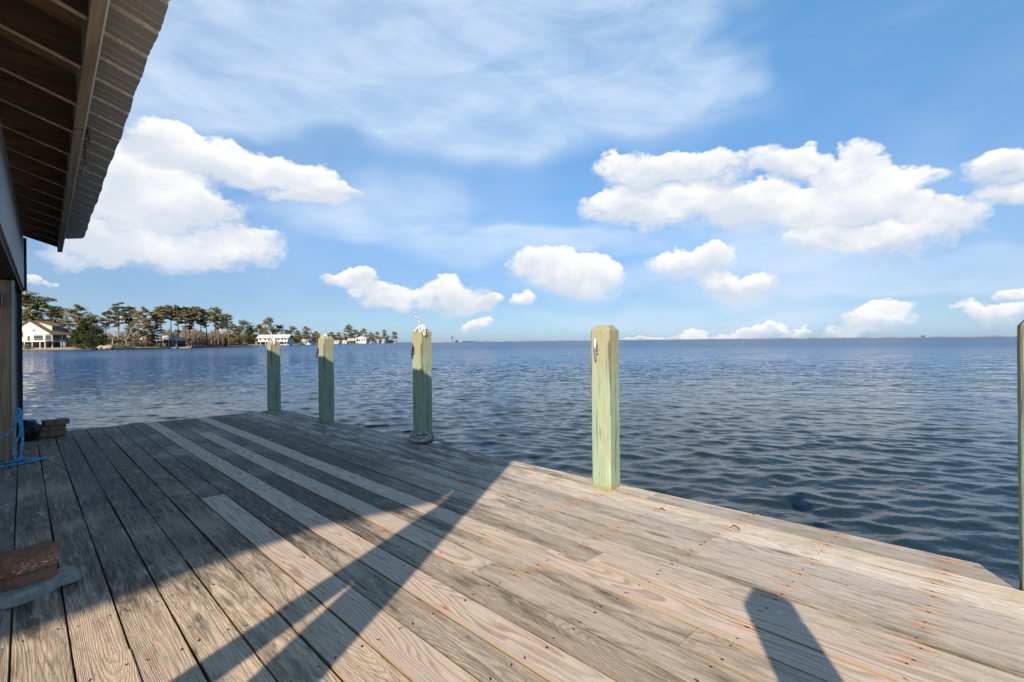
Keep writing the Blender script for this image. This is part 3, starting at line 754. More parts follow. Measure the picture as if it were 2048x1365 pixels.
# gable frame, ridge beam, and the posts that carry the near end behind the viewer
bm = bmesh.new(); box(bm, VR - .1, VR + .1, -5.2, UE, zr(VR) - .38, zr(VR) - .08); obj('ridge_beam', bm, raft, bh)
for (x, y) in ((VR, -5.), (VR, 3.), (VR, UE - .15)):
    bm = bmesh.new(); box(bm, x - .1, x + .1, y - .1, y + .1, -1.8, zr(x) - .39); obj('support_post', bm, pst, bh)
SP = (-1.2 * H, .38 * H)
bm = bmesh.new(); bs = .10; M_ = Matrix.Translation((SP[0], SP[1], 0)); M_ = Matrix.Rotation(EPS, 4, 'Z') @ M_
box(bm, -bs, bs, -bs, bs, -1.8, zr(SP[0]) - .03, M=M_); obj('support_post', bm, pst, bh)
bm = bmesh.new()
p_lo = Vector((SP[0] - 1.23 * H, SP[1] + .0, 0)); p_hi = Vector((SP[0], SP[1], 2.02 * H)); dr = (p_hi - p_lo)
M_ = Matrix.Rotation(EPS, 4, 'Z') @ Matrix.Translation(p_lo) @ dr.to_track_quat('Z', 'Y').to_matrix().to_4x4()
box(bm, -.062, .062, -.062, .062, -.2, dr.length, M=M_); obj('diagonal_brace', bm, pst, bh)

# chain with snap link under the fascia
def fas_pt(px, py, v_):
    x, y = unroll(px, py); dirv = FWD * F + RGT * x + Vector((0, 0, -y))
    ex = Vector((math.cos(EPS), -math.sin(EPS), 0)); t_ = v_ / dirv.dot(ex)
    return Vector((0, 0, H)) + dirv * t_
top = fas_pt(166, 249, .215)
chn = empty('hanging_chain', top, 'rusty chain with a snap link hanging from the eave fascia', 'chain')
rustm = plain('rusty_chain_iron', (.10, .055, .035), .7, .4, 60, .5)
bm = bmesh.new()
tube(bm, smoothpath([(-.02, -.0, .005), (.0, 0, -.002), (.018, .0, .004), (.022, .0, .02), (.008, .0, .028), (-.006, 0, .02)], 5), .0035, 6); obj('screw_eye', bm, dkm, chn)
def links(parent, start, count, tilt=0.):
    L_, Wd_, r_ = .021, .007, .0024
    for i in range(count):
        bm = bmesh.new(); pts = []
        for k in range(12):
            a = 2*math.pi*k/12; cx_, cz_ = math.cos(a)*Wd_, math.sin(a)*Wd_ + (L_ - Wd_)*(.55 if math.sin(a) > 0 else -.55)
            pts.append((cx_, 0, cz_) if i % 2 == 0 else (0, cx_, cz_))
        tube(bm, pts, r_, 6, True)
        o = obj('link', bm, rustm, parent, loc=(start[0] + tilt*i, start[1], start[2] - i*.0245), rot=(0, 0, .9 + .15*math.sin(i)))
links(chn, (.012, 0, -.01), 12); links(chn, (.03, .0, -.03), 5, .003)
bm = bmesh.new()
tube(bm, smoothpath([(.012, 0, -.30), (.004, 0, -.33), (-.003, 0, -.362), (.008, 0, -.376), (.026, 0, -.372), (.030, 0, -.355), (.022, 0, -.325)], 5, True), .0028, 6); obj('snap_link', bm, clm, chn)
for ch in chn.children: ch.matrix_parent_inverse.identity()
chn.rotation_euler.z = -AL
e2p = fas_pt(127, 478, .215)
bm = bmesh.new(); tube(bm, [(.02*math.cos(a*.5236), 0, .02*math.sin(a*.5236)) for a in range(12)], .004, 6, True)
tube(bm, [(-.02, 0, 0), (-.05, 0, .012)], .004, 6)
tag(obj('screw_eye', bm, dkm, loc=e2p, rot=(0, 0, -AL)), 'small metal screw eye at the far end of the eave fascia', 'hook')
# ------------------------------------------------------------------ the far shore
GZ = WATER + 1.25
SH = [(-260,120),(-60,165),(45,203),(150,208),(250,222),(330,240),(360,252),(430,330),(520,450),(600,560),(680,720),(750,950),(800,1250),(842,1700),(858,2300)]
sandm, n, b = new_mat('sandy_bank'); k = n.noise(n.coord(), .35, 5, .65); k2 = n.noise(n.coord(), 3., 4, .6)
c_ = n.mix(n.ss(k, .35, .62), (.42, .30, .205), (.30, .235, .14)); c_ = n.mix(n.m('MULTIPLY', n.ss(k2, .5, .7), .5), c_, (.16, .15, .07))
n.put(b.inputs['Base Color'], c_); b.inputs['Roughness'].default_value = .95
bankm = plain('dark_bulkhead', (.10, .07, .05), .9, .4, 1.2)
bm = bmesh.new(); rows = []
for i, (px, dp) in enumerate(SH):
    p = far(px, dp); o_ = lambda dd, z: bm.verts.new(far(px, dp + dd, z))
    s_ = dp / 210
    rows.append([o_(0, WATER - .6), o_(0, WATER + .33), o_(.5, WATER + .35), o_(3.5 * s_, WATER + .8), o_(9 * s_, GZ), o_(60 * s_, GZ + .3), o_(260 * s_, GZ + .6)])
for A_, B_ in zip(rows, rows[1:]):
    for k in range(6):
        f = bm.faces.new((A_[k], B_[k], B_[k+1], A_[k+1])); f.material_index = 1 if k == 0 else 0
bmesh.ops.subdivide_edges(bm, edges=[e for e in bm.edges], cuts=3, use_grid_fill=True)
for v_ in bm.verts:
    if v_.co.z > WATER + .36: v_.co.z += mnoise.noise(v_.co * .11) * .22
bmesh.ops.recalc_face_normals(bm, faces=bm.faces)
tag(obj('shore', bm, [sandm, bankm]), kind='structure')
# distant marsh
mar, n, b = new_mat('marsh_grass'); k = n.noise(n.coord(), .02, 5, .6)
n.put(b.inputs['Base Color'], n.mix(n.ss(k, .4, .62), (.46, .36, .28), (.25, .20, .14))); b.inputs['Roughness'].default_value = 1.
bm = bmesh.new(); MS = [(835,1500),(880,1450),(925,1500),(960,2500),(1240,2900),(1500,2500),(1800,1900),(2048,1500),(2400,1150),(3000,1050)]; a_ = []; 
for (x0, d0), (x1, d1) in zip(MS, MS[1:]):
    m_ = max(2, int(abs(x1 - x0) / 5))
    for i in range(m_): t_ = i / m_; a_.append((x0 + (x1 - x0) * t_, d0 + (d1 - d0) * t_))
last = None
for px, dp in a_:
    hh_ = WATER + (3.4 if px > 940 else 3.0) + 1.3 * mnoise.noise(Vector((px * .035, 0, 0))) + 1.0 * max(0, mnoise.noise(Vector((px * .3, 5, 0)))) * (1 if px > 1300 else .4)
    v_ = [bm.verts.new(far(px, dp, WATER - .3)), bm.verts.new(far(px, dp + 2, WATER + .6)), bm.verts.new(far(px, dp + 30, hh_)), bm.verts.new(far(px, dp + 400, hh_))]
    if last:
        for k in range(3): bm.faces.new((last[k], v_[k], v_[k+1], last[k+1]))
    last = v_
bmesh.ops.recalc_face_normals(bm, faces=bm.faces)
tag(obj('marsh_shore', bm, mar), kind='structure')

# ---- trees
def leafmat(name, a, b_, c3):
    m, n, b = new_mat(name); k = n.noise(n.coord(), .55, 3, .6); k2 = n.noise(n.coord(), 3.1, 2, .6)
    oi = n.n.new('ShaderNodeObjectInfo')
    c_ = n.mix(n.ss(n.m('ADD', k, n.m('MULTIPLY', n.m('SUBTRACT', oi.outputs['Random'], .5), .16)), .40, .60), a, b_)
    n.put(b.inputs['Base Color'], n.mix(n.ss(k2, .48, .66), c_, c3)); b.inputs['Roughness'].default_value = .75
    b.inputs['Specular IOR Level'].default_value = .15
    return m
needle = leafmat('pine_needles', (.13, .13, .048), (.27, .20, .088), (.075, .09, .036))
cedarl = leafmat('cedar_foliage', (.030, .048, .018), (.060, .075, .028), (.022, .034, .015))
oakl = leafmat('live_oak_foliage', (.115, .115, .045), (.20, .155, .070), (.065, .078, .032))
brownl = leafmat('dry_twigs', (.24, .17, .115), (.33, .25, .17), (.15, .12, .075))
bark = plain('pine_bark', (.17, .115, .08), .9, .35, 2.)
pale = plain('pale_bark', (.36, .32, .27), .9, .25, 2.)
def tuft(bm, c, s, r_):
    a = Vector((r_.gauss(0,1), r_.gauss(0,1), r_.gauss(0,.6))).normalized(); b_ = a.cross(Vector((r_.gauss(0,1), r_.gauss(0,1), r_.gauss(0,1)))).normalized()
    v = [bm.verts.new(c + a*s*.5), bm.verts.new(c - a*s*.3 + b_*s*.38), bm.verts.new(c - a*s*.35 - b_*s*.32)]
    bm.faces.new(v)
def pad(bm, c, rx, rz, cnt, s, r_):
    for _ in range(cnt):
        while True:
            q = Vector((r_.uniform(-1,1), r_.uniform(-1,1), r_.uniform(-1,1)))
            if q.length < 1: break
        q *= (.55 + .45 * r_.random())
        tuft(bm, c + Vector((q.x*rx, q.y*rx, q.z*rz)), s * r_.uniform(.6, 1.3), r_)
def pine_proto(seed, h, base, rad, whorls, per, dens, s=.62, flat=.42, mat=None, lean=.0, shape='umbrella'):
    r_ = random.Random(seed); t = bpy.data.objects.new('pine_tree', None)
    bt = bmesh.new(); bc = bmesh.new(); lx, ly = r_.uniform(-1,1)*lean*h, r_.uniform(-1,1)*lean*h
    def axis(z): k = z / h; return Vector((lx*k*k + .12*math.sin(k*5+seed), ly*k*k, z))
    R0 = h * .014 + .06
    tube(bt, [axis(h*k/8) for k in range(9)], [R0 * (1 - .105*k) for k in range(9)], 7)
    for w_ in range(whorls):
        k = (w_ + r_.random()*.7) / whorls; z = h * (base + (1 - base) * k * .97)
        if shape == 'umbrella': rr_ = rad * (1.0 - .55*k*k) * (.45 + .55*min(1, k*3.2))
        elif shape == 'cone': rr_ = rad * (1 - .85*k)
        else: rr_ = rad * math.sqrt(max(.05, 1 - (2*k - .85)**2 * .8))
        for j in range(per):
            if r_.random() < .14: continue
            zj = z + r_.uniform(-.8, .8) * h * (1 - base) / whorls
            a = r_.random()*6.283; L_ = rr_ * r_.uniform(.45, 1.0); rise = L_ * r_.uniform(.05, .38)
            p0 = axis(zj - rise*.5); p1 = axis(zj) + Vector((math.cos(a)*L_, math.sin(a)*L_, rise*.6))
            tube(bt, [p0, (p0+p1)/2 + Vector((0,0,.06*L_)), p1], [R0*.28, R0*.18, .025], 4)
            for q in (1.0, .62):
                c = p0.lerp(p1, q); pr = max(.5, rad * (.26 if q == 1 else .2) * r_.uniform(.7, 1.35))
                pad(bc, c, pr, pr*flat*r_.uniform(.8, 1.5), int(dens * r_.uniform(.7, 1.3)), s, r_)
    pad(bc, axis(h*.99), rad*.26, rad*.16, int(dens), s, r_)
    tr = obj('trunk', bt, bark, t); cr = obj('crown', bc, mat or needle, t)
    return t
protos = {}
PR = [ ('A1', dict(seed=1, h=20, base=.58, rad=4.3, whorls=10, per=6, dens=34)), ('A2', dict(seed=2, h=20, base=.55, rad=3.7, whorls=11, per=5, dens=34, lean=.05)),
       ('A3', dict(seed=3, h=20, base=.66, rad=4.6, whorls=8, per=6, dens=36, lean=.03)), ('A4', dict(seed=9, h=20, base=.5, rad=3.3, whorls=10, per=5, dens=30, lean=.06)),
       ('B1', dict(seed=4, h=20, base=.22, rad=6.0, whorls=15, per=6, dens=36, flat=.40)), ('B2', dict(seed=5, h=20, base=.28, rad=5.6, whorls=14, per=6, dens=36, flat=.42, lean=.02)),
       ('C1', dict(seed=6, h=12, base=.10, rad=5.4, whorls=8, per=7, dens=44, flat=.55, s=.55, mat=oakl, shape='round')), ('C2', dict(seed=7, h=12, base=.08, rad=4.6, whorls=9, per=6, dens=44, flat=.55, s=.55, mat=oakl, shape='round')),
       ('D1', dict(seed=8, h=11, base=.04, rad=4.6, whorls=10, per=7, dens=40, flat=.6, s=.5, mat=cedarl, shape='cone')), ('D2', dict(seed=10, h=10, base=.03, rad=5.2, whorls=8, per=8, dens=40, flat=.6, s=.5, mat=cedarl, shape='round')) ]
HT = {}
for k, kw in PR: protos[k] = pine_proto(**kw); HT[k] = kw['h']
def bare_proto(seed, h):
    r_ = random.Random(seed); t = bpy.data.objects.new('bare_tree', None); bt = bmesh.new()
    bc = bmesh.new()
    def br(bmx, p, d_, L_, r0, lv):
        q = p + d_ * L_; tube(bmx, [p, (p+q)/2 + Vector((r_.gauss(0,.04), r_.gauss(0,.04), 0))*L_, q], [r0, r0*.8, r0*.6], 5 if lv < 2 else 3)
        if lv >= 4: return
        for _ in range(3 if lv else 4):
            nd_ = (d_ + Vector((r_.gauss(0,.5), r_.gauss(0,.5), r_.gauss(.1,.35)))).normalized()
            br(bc if lv >= 1 else bt, p.lerp(q, r_.uniform(.55, 1)), nd_, L_ * r_.uniform(.55, .8), max(.018, r0*.55), lv+1)
    br(bt, Vector((0,0,0)), Vector((r_.gauss(0,.06), r_.gauss(0,.06), 1)).normalized(), h*.36, h*.02, 0)
    obj('trunk', bt, pale, t); obj('branches', bc, pale, t); return t
protos['E1'] = bare_proto(3, 9); protos['E2'] = bare_proto(8, 9); HT['E1'] = HT['E2'] = 9
def shrub_proto(seed, mat):
    r_ = random.Random(seed); t = bpy.data.objects.new('shrub', None); bc = bmesh.new(); bt = bmesh.new()
    for _ in range(12):
        a = r_.random()*6.28; rr_ = r_.uniform(0, 1.6); z = r_.uniform(.5, 2.6)
        pad(bc, Vector((math.cos(a)*rr_, math.sin(a)*rr_, z * (1 - rr_/3.2))), .9, .7, 60, .34, r_)
        tube(bt, [(0,0,0), (math.cos(a)*rr_*.8, math.sin(a)*rr_*.8, z*.9)], [.05, .02], 4)
    obj('stems', bt, pale, t); obj('foliage', bc, mat, t); return t
protos['S1'] = shrub_proto(1, oakl); protos['S2'] = shrub_proto(2, brownl); protos['S3'] = shrub_proto(3, cedarl); HT['S1'] = HT['S2'] = HT['S3'] = 3
used = set()
NMS = {'A': ('pine_tree', 'pine tree', 'pine trees on the far shore'), 'B': ('pine_tree', 'pine tree', 'pine trees on the far shore'), 'C': ('evergreen_tree', 'tree', 'bushy evergreens on the far shore'),
       'D': ('cedar_tree', 'tree', 'dark cedars on the far shore'), 'E': ('bare_tree', 'tree', 'leafless trees on the far shore'), 'S': ('shrub', 'shrub', 'shrubs on the far shore')}
trr = random.Random(5)
def tree(k, px, ytop, ybase, depth, label, wide=1., back=0.):
    """stands at bearing px, as tall as it shows between ytop and ybase at that distance"""
    dp = depth + back; hgt = abs(ybase - ytop) * dp / F
    p = far(px, dp, GZ - .35 if dp < 1000 else WATER + .4)
    src = protos[k]; nm, cat, grp = NMS[k[0]]
    if k in used: o = copy_tree(src)
    else:
        used.add(k); o = src; C.objects.link(o)
    o.name = nm; s = hgt / HT[k]; o.scale = (s * wide, s * wide, s); o.location = p; o.rotation_euler = (0, 0, trr.random()*6.28)
    tag(o, label, cat, grp); return o
T = [
 ('B1', 52, 579, 694, 225, 'tallest pine, rising behind the cream gabled house beside the boathouse post', 1.0),
 ('B2', 84, 592, 694, 228, 'broad layered pine behind the roof ridge of the cream gabled house', 1.35),
 ('B1', 112, 612, 694, 232, 'pine behind the dormer of the cream gabled house', 1.0),
 ('B2', 154, 609, 694, 226, 'broad flat topped pine just right of the cream gabled house', 1.25),
 ('B1', 183, 627, 694, 230, 'shorter wide pine right of the flat topped pine', 1.1),
 ('A2', 211, 619, 693, 232, 'thin pine with a small crown left of the tall slim pair', 1.1),
 ('A4', 238, 605, 693, 232, 'slim high pine standing over the bare pale tree', 1.35),
 ('A1', 259, 612, 693, 236, 'pine crown directly left of the dense pine by the grey roofed house', 1.1),
 ('B2', 286, 614, 693, 232, 'dense yellow green pine over the left gable of the grey roofed house', 1.0),
 ('B1', 309, 622, 693, 238, 'dense pine over the ridge of the grey hip roof', .9),
 ('A1', 322, 611, 692, 245, 'pine over the right end of the grey hip roof', 1.0),
 ('A3', 343, 611, 692, 250, 'flat crowned pine, first of the tall row right of the grey roof', 1.0),
 ('A2', 357, 610, 692, 252, 'second pine of the tall row right of the grey roof', 1.1),
 ('A1', 371, 613, 692, 254, 'third pine of the tall row, crown touching its right neighbour', 1.05),
 ('A4', 379, 618, 692, 262, 'thin pine between the third and fifth of the tall row', 1.1),
 ('A3', 387, 613, 692, 256, 'fifth pine of the tall row, wide crown', 1.0),
 ('A1', 402, 617, 692, 262, 'sixth pine of the tall row, round crown', .95),
 ('A2', 414, 621, 692, 275, 'seventh pine of the tall row, drooping crown', 1.1),
 ('A3', 430, 616, 692, 285, 'high pine near the right end of the tall row', .95),
 ('A4', 437, 624, 692, 292, 'slender pine behind the high one near the right end of the tall row', 1.2),
 ('A1', 446, 632, 691, 300, 'lower pine of the tall row, second from its right end', .9),
 ('A2', 457, 627, 691, 310, 'last pine of the tall row before the bushy evergreens', 1.0),
 ('D1', 168, 640, 693, 214, 'dark cedar right of the porch of the cream gabled house', 1.1),
 ('D2', 190, 652, 694, 213, 'low dark cedar beside the pointed dark cedar', 1.0),
 ('D1', 150, 660, 694, 217, 'small dark cedar against the porch corner of the cream house', 1.2),
 ('D2', 206, 664, 694, 214, 'rounded dark cedar left of the bare pale tree', .8),
 ('E1', 226, 645, 694, 213, 'bare pale tree between the cedars and the yellow green pine', 1.2),
 ('E2', 250, 652, 694, 216, 'bare grey tree right of the pale one', 1.2),
 ('C1', 262, 645, 694, 224, 'olive evergreen left of the grey roofed house', .7),
 ('E1', 348, 650, 692, 246, 'bare tree at the right end of the grey roofed house', 1.2),
 ('E2', 372, 655, 691, 250, 'bare tree below the third pine of the tall row', 1.3),
 ('E1', 398, 652, 691, 262, 'bare tree below the sixth pine of the tall row', 1.2),
 ('E2', 425, 655, 691, 280, 'bare tree below the right end of the tall row', 1.2),
 ('C1', 366, 650, 690, 300, 'rounded evergreen seen behind the trunks of the tall row', 1.3),
 ('C2', 468, 650, 692, 325, 'bushy evergreen left of the biggest rounded one', 1.0),
 ('C1', 489, 643, 692, 345, 'biggest rounded evergreen, left of the long white house', 1.05),
 ('C2', 500, 655, 692, 352, 'olive evergreen at the left gable of the long white house', .8),
 ('B1', 537, 635, 690, 480, 'tall pine rising over the roof of the long white house', .9),
 ('C2', 521, 650, 690, 490, 'rounded tree behind the left half of the long white roof', 1.2),
 ('C1', 553, 651, 690, 495, 'rounded tree behind the right half of the long white roof', 1.2),
 ('C1', 581, 654, 690, 470, 'dark olive tree at the right end of the long white house', 1.0),
 ('C2', 596, 664, 690, 475, 'low olive tree in front of the woods right of the long white house', 1.0),
 ('B2', 613, 655, 690, 520, 'spreading pine right of the low olive tree', 1.3),
 ('C2', 631, 664, 689, 600, 'low tree between the second piling and the spreading pine', 1.2),
 ('C1', 662, 665, 688, 700, 'low tree just right of the second piling', 1.2),
 ('C1', 676, 666, 688, 760, 'dark low tree left of the round topped grove', 1.0),
 ('C2', 697, 651, 688, 800, 'round topped tree over the small pavilion, tallest there', .9),
 ('C1', 712, 661, 688, 840, 'tree behind the white two storey house', 1.0),
 ('C2', 727, 659, 688, 860, 'rounded tree over the roof of the white two storey house', .85),
 ('C1', 742, 666, 687, 900, 'low tree right of the white two storey house', 1.1),
 ('B1', 755, 664, 687, 950, 'small distant pine, left of the last dark trees of the point', .9),
 ('B2', 769, 660, 687, 1000, 'distant spreading pine near the tip of the point', .9),
 ('C1', 775, 672, 687, 1010, 'dark round tree near the tip of the point', .9),
 ('B1', 789, 664, 687, 1050, 'last pine on the tip of the point', 1.2),
 ('A2', 905, 673, 684.5, 1480, 'tiny lone tree on the low sand spit beyond the rope tied piling', 1.2),
 ('S3', 914, 680, 684.5, 1480, 'small dark shrub on the sand spit right of the lone tree', 1.6),
 ('S2', 1846, 670, 675.5, 1790, 'brown thicket standing out on the far marsh shore at the right', 1.4),
 ('S1', 268, 680, 696, 214, 'olive shrub in front of the grey roofed house', 1.6), ('S1', 292, 682, 696, 224, 'olive shrub under the front corner of the grey roofed house', 1.8),
 ('S2', 239, 682, 696, 212, 'brown shrub beneath the bare pale tree', 1.8), ('S3', 183, 684, 696, 212, 'dark shrub under the cedars', 1.8),
 ('S3', 366, 682, 693, 250, 'dark shrub right of the grey roofed house', 1.2), ('S2', 388, 680, 693, 262, 'brown shrub behind the small landing', 2.0),
 ('S2', 50, 682, 694, 206, 'reddish brown shrub beside the stilts of the cream gabled house', 1.3), ('S1', 455, 676, 693, 335, 'olive shrub below the last pine of the tall row', 2.2),
 ('S2', 472, 676, 692, 345, 'brown shrub right of the last pine of the tall row', 2.2), ('S1', 640, 682, 689, 620, 'olive shrub left of the second piling', 2.0),
 ('S2', 605, 682, 690, 560, 'brown shrub beside the low white cottage', 2.0), ('S3', 782, 680, 687, 1000, 'dark shrub at the tip of the point', 2.2) ]
for (k, px, yt, yb, dp, lb, wd) in T: tree(k, px, yt, yb, dp, lb, wd)
# thickets and far woods that read as one mass
def thicket(name, spans, mat, cnt, s, label, seed):
    r_ = random.Random(seed); bm = bmesh.new()
    for _ in range(cnt):
        x0, d0, x1, d1, h_, dd_ = r_.choice(spans); t_ = r_.random(); px = x0 + (x1 - x0)*t_; dp = d0 + (d1 - d0)*t_ + r_.random()*dd_
        hm = h_ * (.55 + .45*(.5 + .9*mnoise.noise(Vector((px*.09, dp*.02, seed))))) ; z = GZ - .2 + hm * r_.random()**.8
        tuft(bm, far(px, dp, z), s * r_.uniform(.6, 1.4) * (dp/250), r_)
        if r_.random() < .10:
            p = far(px, dp, GZ - .3); tube(bm, [p, p + Vector((r_.gauss(0,.3), r_.gauss(0,.3), hm*1.1))], [.06*dp/250, .02], 3)
    tag(obj(name, bm, mat), label, 'undergrowth', kind='stuff')
thicket('undergrowth', [(325,262,395,272,9,22),(380,272,470,345,10,30),(215,226,300,236,5,12)], brownl, 15000, .75, 'brown leafless thicket filling the space under the pines', 3)
thicket('far_woods', [(470,420,640,640,12,60),(640,760,770,1050,13,60),(205,250,330,275,8,25),(330,290,470,380,9,30),(130,240,330,262,7,10),(330,300,480,400,11,30)], oakl, 24000, .9, 'low olive woods behind the houses on the far shore', 4)

# ---- houses
crm = plain('cream_siding', (.66, .58, .44), .7, .06, .6); wht = plain('white_siding', (.46, .455, .44), .7, .08, .6)
brf = plain('brown_shingles', (.17, .11, .075), .9, .25, .9); grf = plain('grey_shingles', (.33, .33, .32), .9, .15, .5); gls = plain('dark_window', (.05, .06, .07), .15, .2, 1, spec=.6)
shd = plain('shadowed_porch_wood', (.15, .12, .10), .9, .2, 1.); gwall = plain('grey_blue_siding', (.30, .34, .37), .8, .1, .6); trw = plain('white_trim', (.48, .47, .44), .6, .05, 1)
def part(name, mat, par, *bx):
    bm = bmesh.new()
    for q in bx: box(bm, *q)
    return obj(name, bm, mat, par)
def house(px, dp, th, label, name='house', cat='house', grp='houses on the far shore', z=GZ - .35):
    return empty(name, far(px, dp, z), label, cat, grp, rz=-AL - R(th))
def gable(name, mat, par, x0, x1, y0, y1, ze, zp, th=.25, axis='y', ov=.6):
    bm = bmesh.new()
    if axis == 'y':
        xm = (x0 + x1)/2; sl = (zp - ze)/(xm - x0)
        for s_, xa in ((1, x0 - ov), (-1, x1 + ov)):
            zA = ze - ov*sl
            prism(bm, [(xa, y0 - ov, zA), (xm, y0 - ov, zp), (xm, y0 - ov, zp + th), (xa, y0 - ov, zA + th)][::s_], (0, y1 - y0 + 2*ov, 0))
    else:
        ym = (y0 + y1)/2; sl = (zp - ze)/(ym - y0)
        for s_, ya in ((1, y0 - ov), (-1, y1 + ov)):
            zA = ze - ov*sl
            prism(bm, [(x0 - ov, ya, zA), (x0 - ov, ym, zp), (x0 - ov, ym, zp + th), (x0 - ov, ya, zA + th)][::-s_], (x1 - x0 + 2*ov, 0, 0))
    bmesh.ops.recalc_face_normals(bm, faces=bm.faces); return obj(name, bm, mat, par)
def win(par, x0, x1, z0, z1, y, ax='y', d=-1):
    """window with frame and pane on a wall facing -y (ax y) or +x (ax x)"""
    if ax == 'y':
        f = part('window', trw, par, (x0, x1, y - .06, y + .02, z0, z1)); part('pane', gls, f, (x0 + .1, x1 - .1, y - .09, y - .065, z0 + .1, z1 - .1))
    else:
        f = part('window', trw, par, (y - .02, y + .06, x0, x1, z0, z1)); part('pane', gls, f, (y + .065, y + .09, x0 + .1, x1 - .1, z0 + .1, z1 - .1))
h1 = house(60, 212, 3, 'cream gabled house on stilts with a brown roof and dormer, beside the boathouse')
bm = bmesh.new()
prism(bm, [(-9.6, .01, 3.0), (6.6, .01, 3.0), (6.6, .01, 5.9), (9.6, .01, 5.9), (0, .01, 11.5), (-9.6, .01, 5.9)], (0, .3, 0)); 
box(bm, -9.6, 6.9, .32, 9.5, 3.0, 5.9); obj('wall', bm, crm, h1)
gable('roof', brf, h1, -9.9, 9.9, 0, 9.5, 5.8, 11.55)
part('porch_wall', gwall, h1, (6.9, 7.0, .4, 9.5, 3.0, 5.85))
dm_ = None
bm = bmesh.new(); prism(bm, [(1.2, 2.4, 10.6), (7.3, 2.4, 7.15), (7.3, 2.4, 9.3), (1.2, 2.4, 11.0)], (0, 4.6, 0)); bmesh.ops.recalc_face_normals(bm, faces=bm.faces); dmr = obj('dormer', bm, crm, h1)
bm = bmesh.new(); prism(bm, [(.2, 2.1, 11.45), (7.9, 2.1, 9.3), (7.9, 2.1, 9.5), (.2, 2.1, 11.7)], (0, 5.2, 0)); bmesh.ops.recalc_face_normals(bm, faces=bm.faces); obj('dormer_roof', bm, brf, dmr)
part('dormer_front', gwall, dmr, (7.305, 7.36, 2.4, 7.0, 7.2, 9.25))
for y0 in (2.7, 4.1, 5.5): win(dmr, y0, y0 + 1.15, 7.7, 9.0, 7.37, 'x')
part('deck', trw, h1, (-9.8, 10., -3.2, -.02, 2.75, 3.0)); part('deck', trw, h1, (7.05, 10., 0., 9.6, 2.7, 2.95))
for x in (-9.5, -6, -2.6, .8, 4.2, 7.6, 9.8): part('stilt', trw, h1, (x - .16, x + .16, -3.1, -2.8, -.6, 2.74))
for y in (.2, 4.6, 9.3):
    part('porch_post', trw, h1, (9.62, 9.88, y - .13, y + .13, 2.96, 5.55)); part('stilt', trw, h1, (9.6, 9.9, y - .16, y + .16, -.6, 2.69))
bx_ = [(-9.8, 10., -3.2, -3.12, 3.95, 4.03), (9.95, 10.02, -3.0, 9.5, 3.95, 4.03)] + [(x*.5, x*.5 + .05, -3.19, -3.13, 3.0, 3.95) for x in range(-19, 20, 2)] + [(9.96, 10.01, y*.5, y*.5 + .05, 3.0, 3.95) for y in range(-5, 19, 2)]
part('railing', plain('grey_railing', (.36, .36, .37), .8), h1, *bx_)
win(h1, 6.7, 9.2, 3.3, 5.5, .35); win(h1, -1.2, .2, 3.1, 5.3, 0.); win(h1, -9, -6.2, 3.2, 5.4, 0.); win(h1, 2, 5.4, 3.3, 5.5, 0.) if False else None
win(h1, 1.6, 6.0, 3.25, 5.6, 0.); win(h1, 1.2, 2.4, 7.2, 8., 0.)
for y0 in (1., 3.6, 6.3): win(h1, y0, y0 + 2.2, 3.4, 5.2, 7.01, 'x')
part('balcony', crm, h1, (-9.5, -3.2, -2.2, -.02, 6.0, 6.25), (-9.5, -3.2, -2.2, -2.1, 6.25, 7.2), (-3.3, -3.2, -2.1, -.02, 6.25, 7.2))
part('ground_floor', shd, h1, (-7.5, 5., 3., 8.5, -.6, 2.7)); part('porch_ceiling_beam', shd, h1, (7., 9.6, .3, 9.4, 5.60, 5.66))

h2 = house(325, 246, 1, 'low house with a grey hip roof and open porch under the dense pines')
bm = bmesh.new(); e_ = 3.0
for f_ in ([(-7, 0, e_), (7.2, 0, e_), (3.2, 4, 5.6), (-5, 4, 5.6)], [(7.2, 0, e_), (7.2, 8, e_), (3.2, 4, 5.6)], [(-7, 8, e_), (-5, 4, 5.6), (3.2, 4, 5.6), (7.2, 8, e_)], [(-7, 0, e_), (-5, 4, 5.6), (-7, 8, e_)]): poly(bm, f_)
poly(bm, [(-7, 0, e_), (-7, 8, e_), (7.2, 8, e_), (7.2, 0, e_)]); bmesh.ops.remove_doubles(bm, verts=bm.verts, dist=.01); bmesh.ops.recalc_face_normals(bm, faces=bm.faces); obj('roof', bm, grf, h2)
part('wall', shd, h2, (-6.5, 6.5, 2.2, 7.6, -.6, 2.98))
for x in (-6, -3, 0, 3, 6.6): part('porch_post', trw, h2, (x - .12, x + .12, .2, .44, -.6, 2.98))
part('wing_wall', gwall, h2, (-13.5, -7.05, .5, 9, -.6, 3.4)); gable('wing_roof', grf, h2, -13.5, -7.05, .5, 9, 3.4, 5.6)
bm = bmesh.new(); prism(bm, [(-13.5, .5, 3.4), (-7.05, .5, 3.4), (-10.3, .5, 5.55)], (0, .2, 0)); obj('gable_end', bm, wht, h2); win(h2, -11.5, -9.2, .8, 2.6, .5)

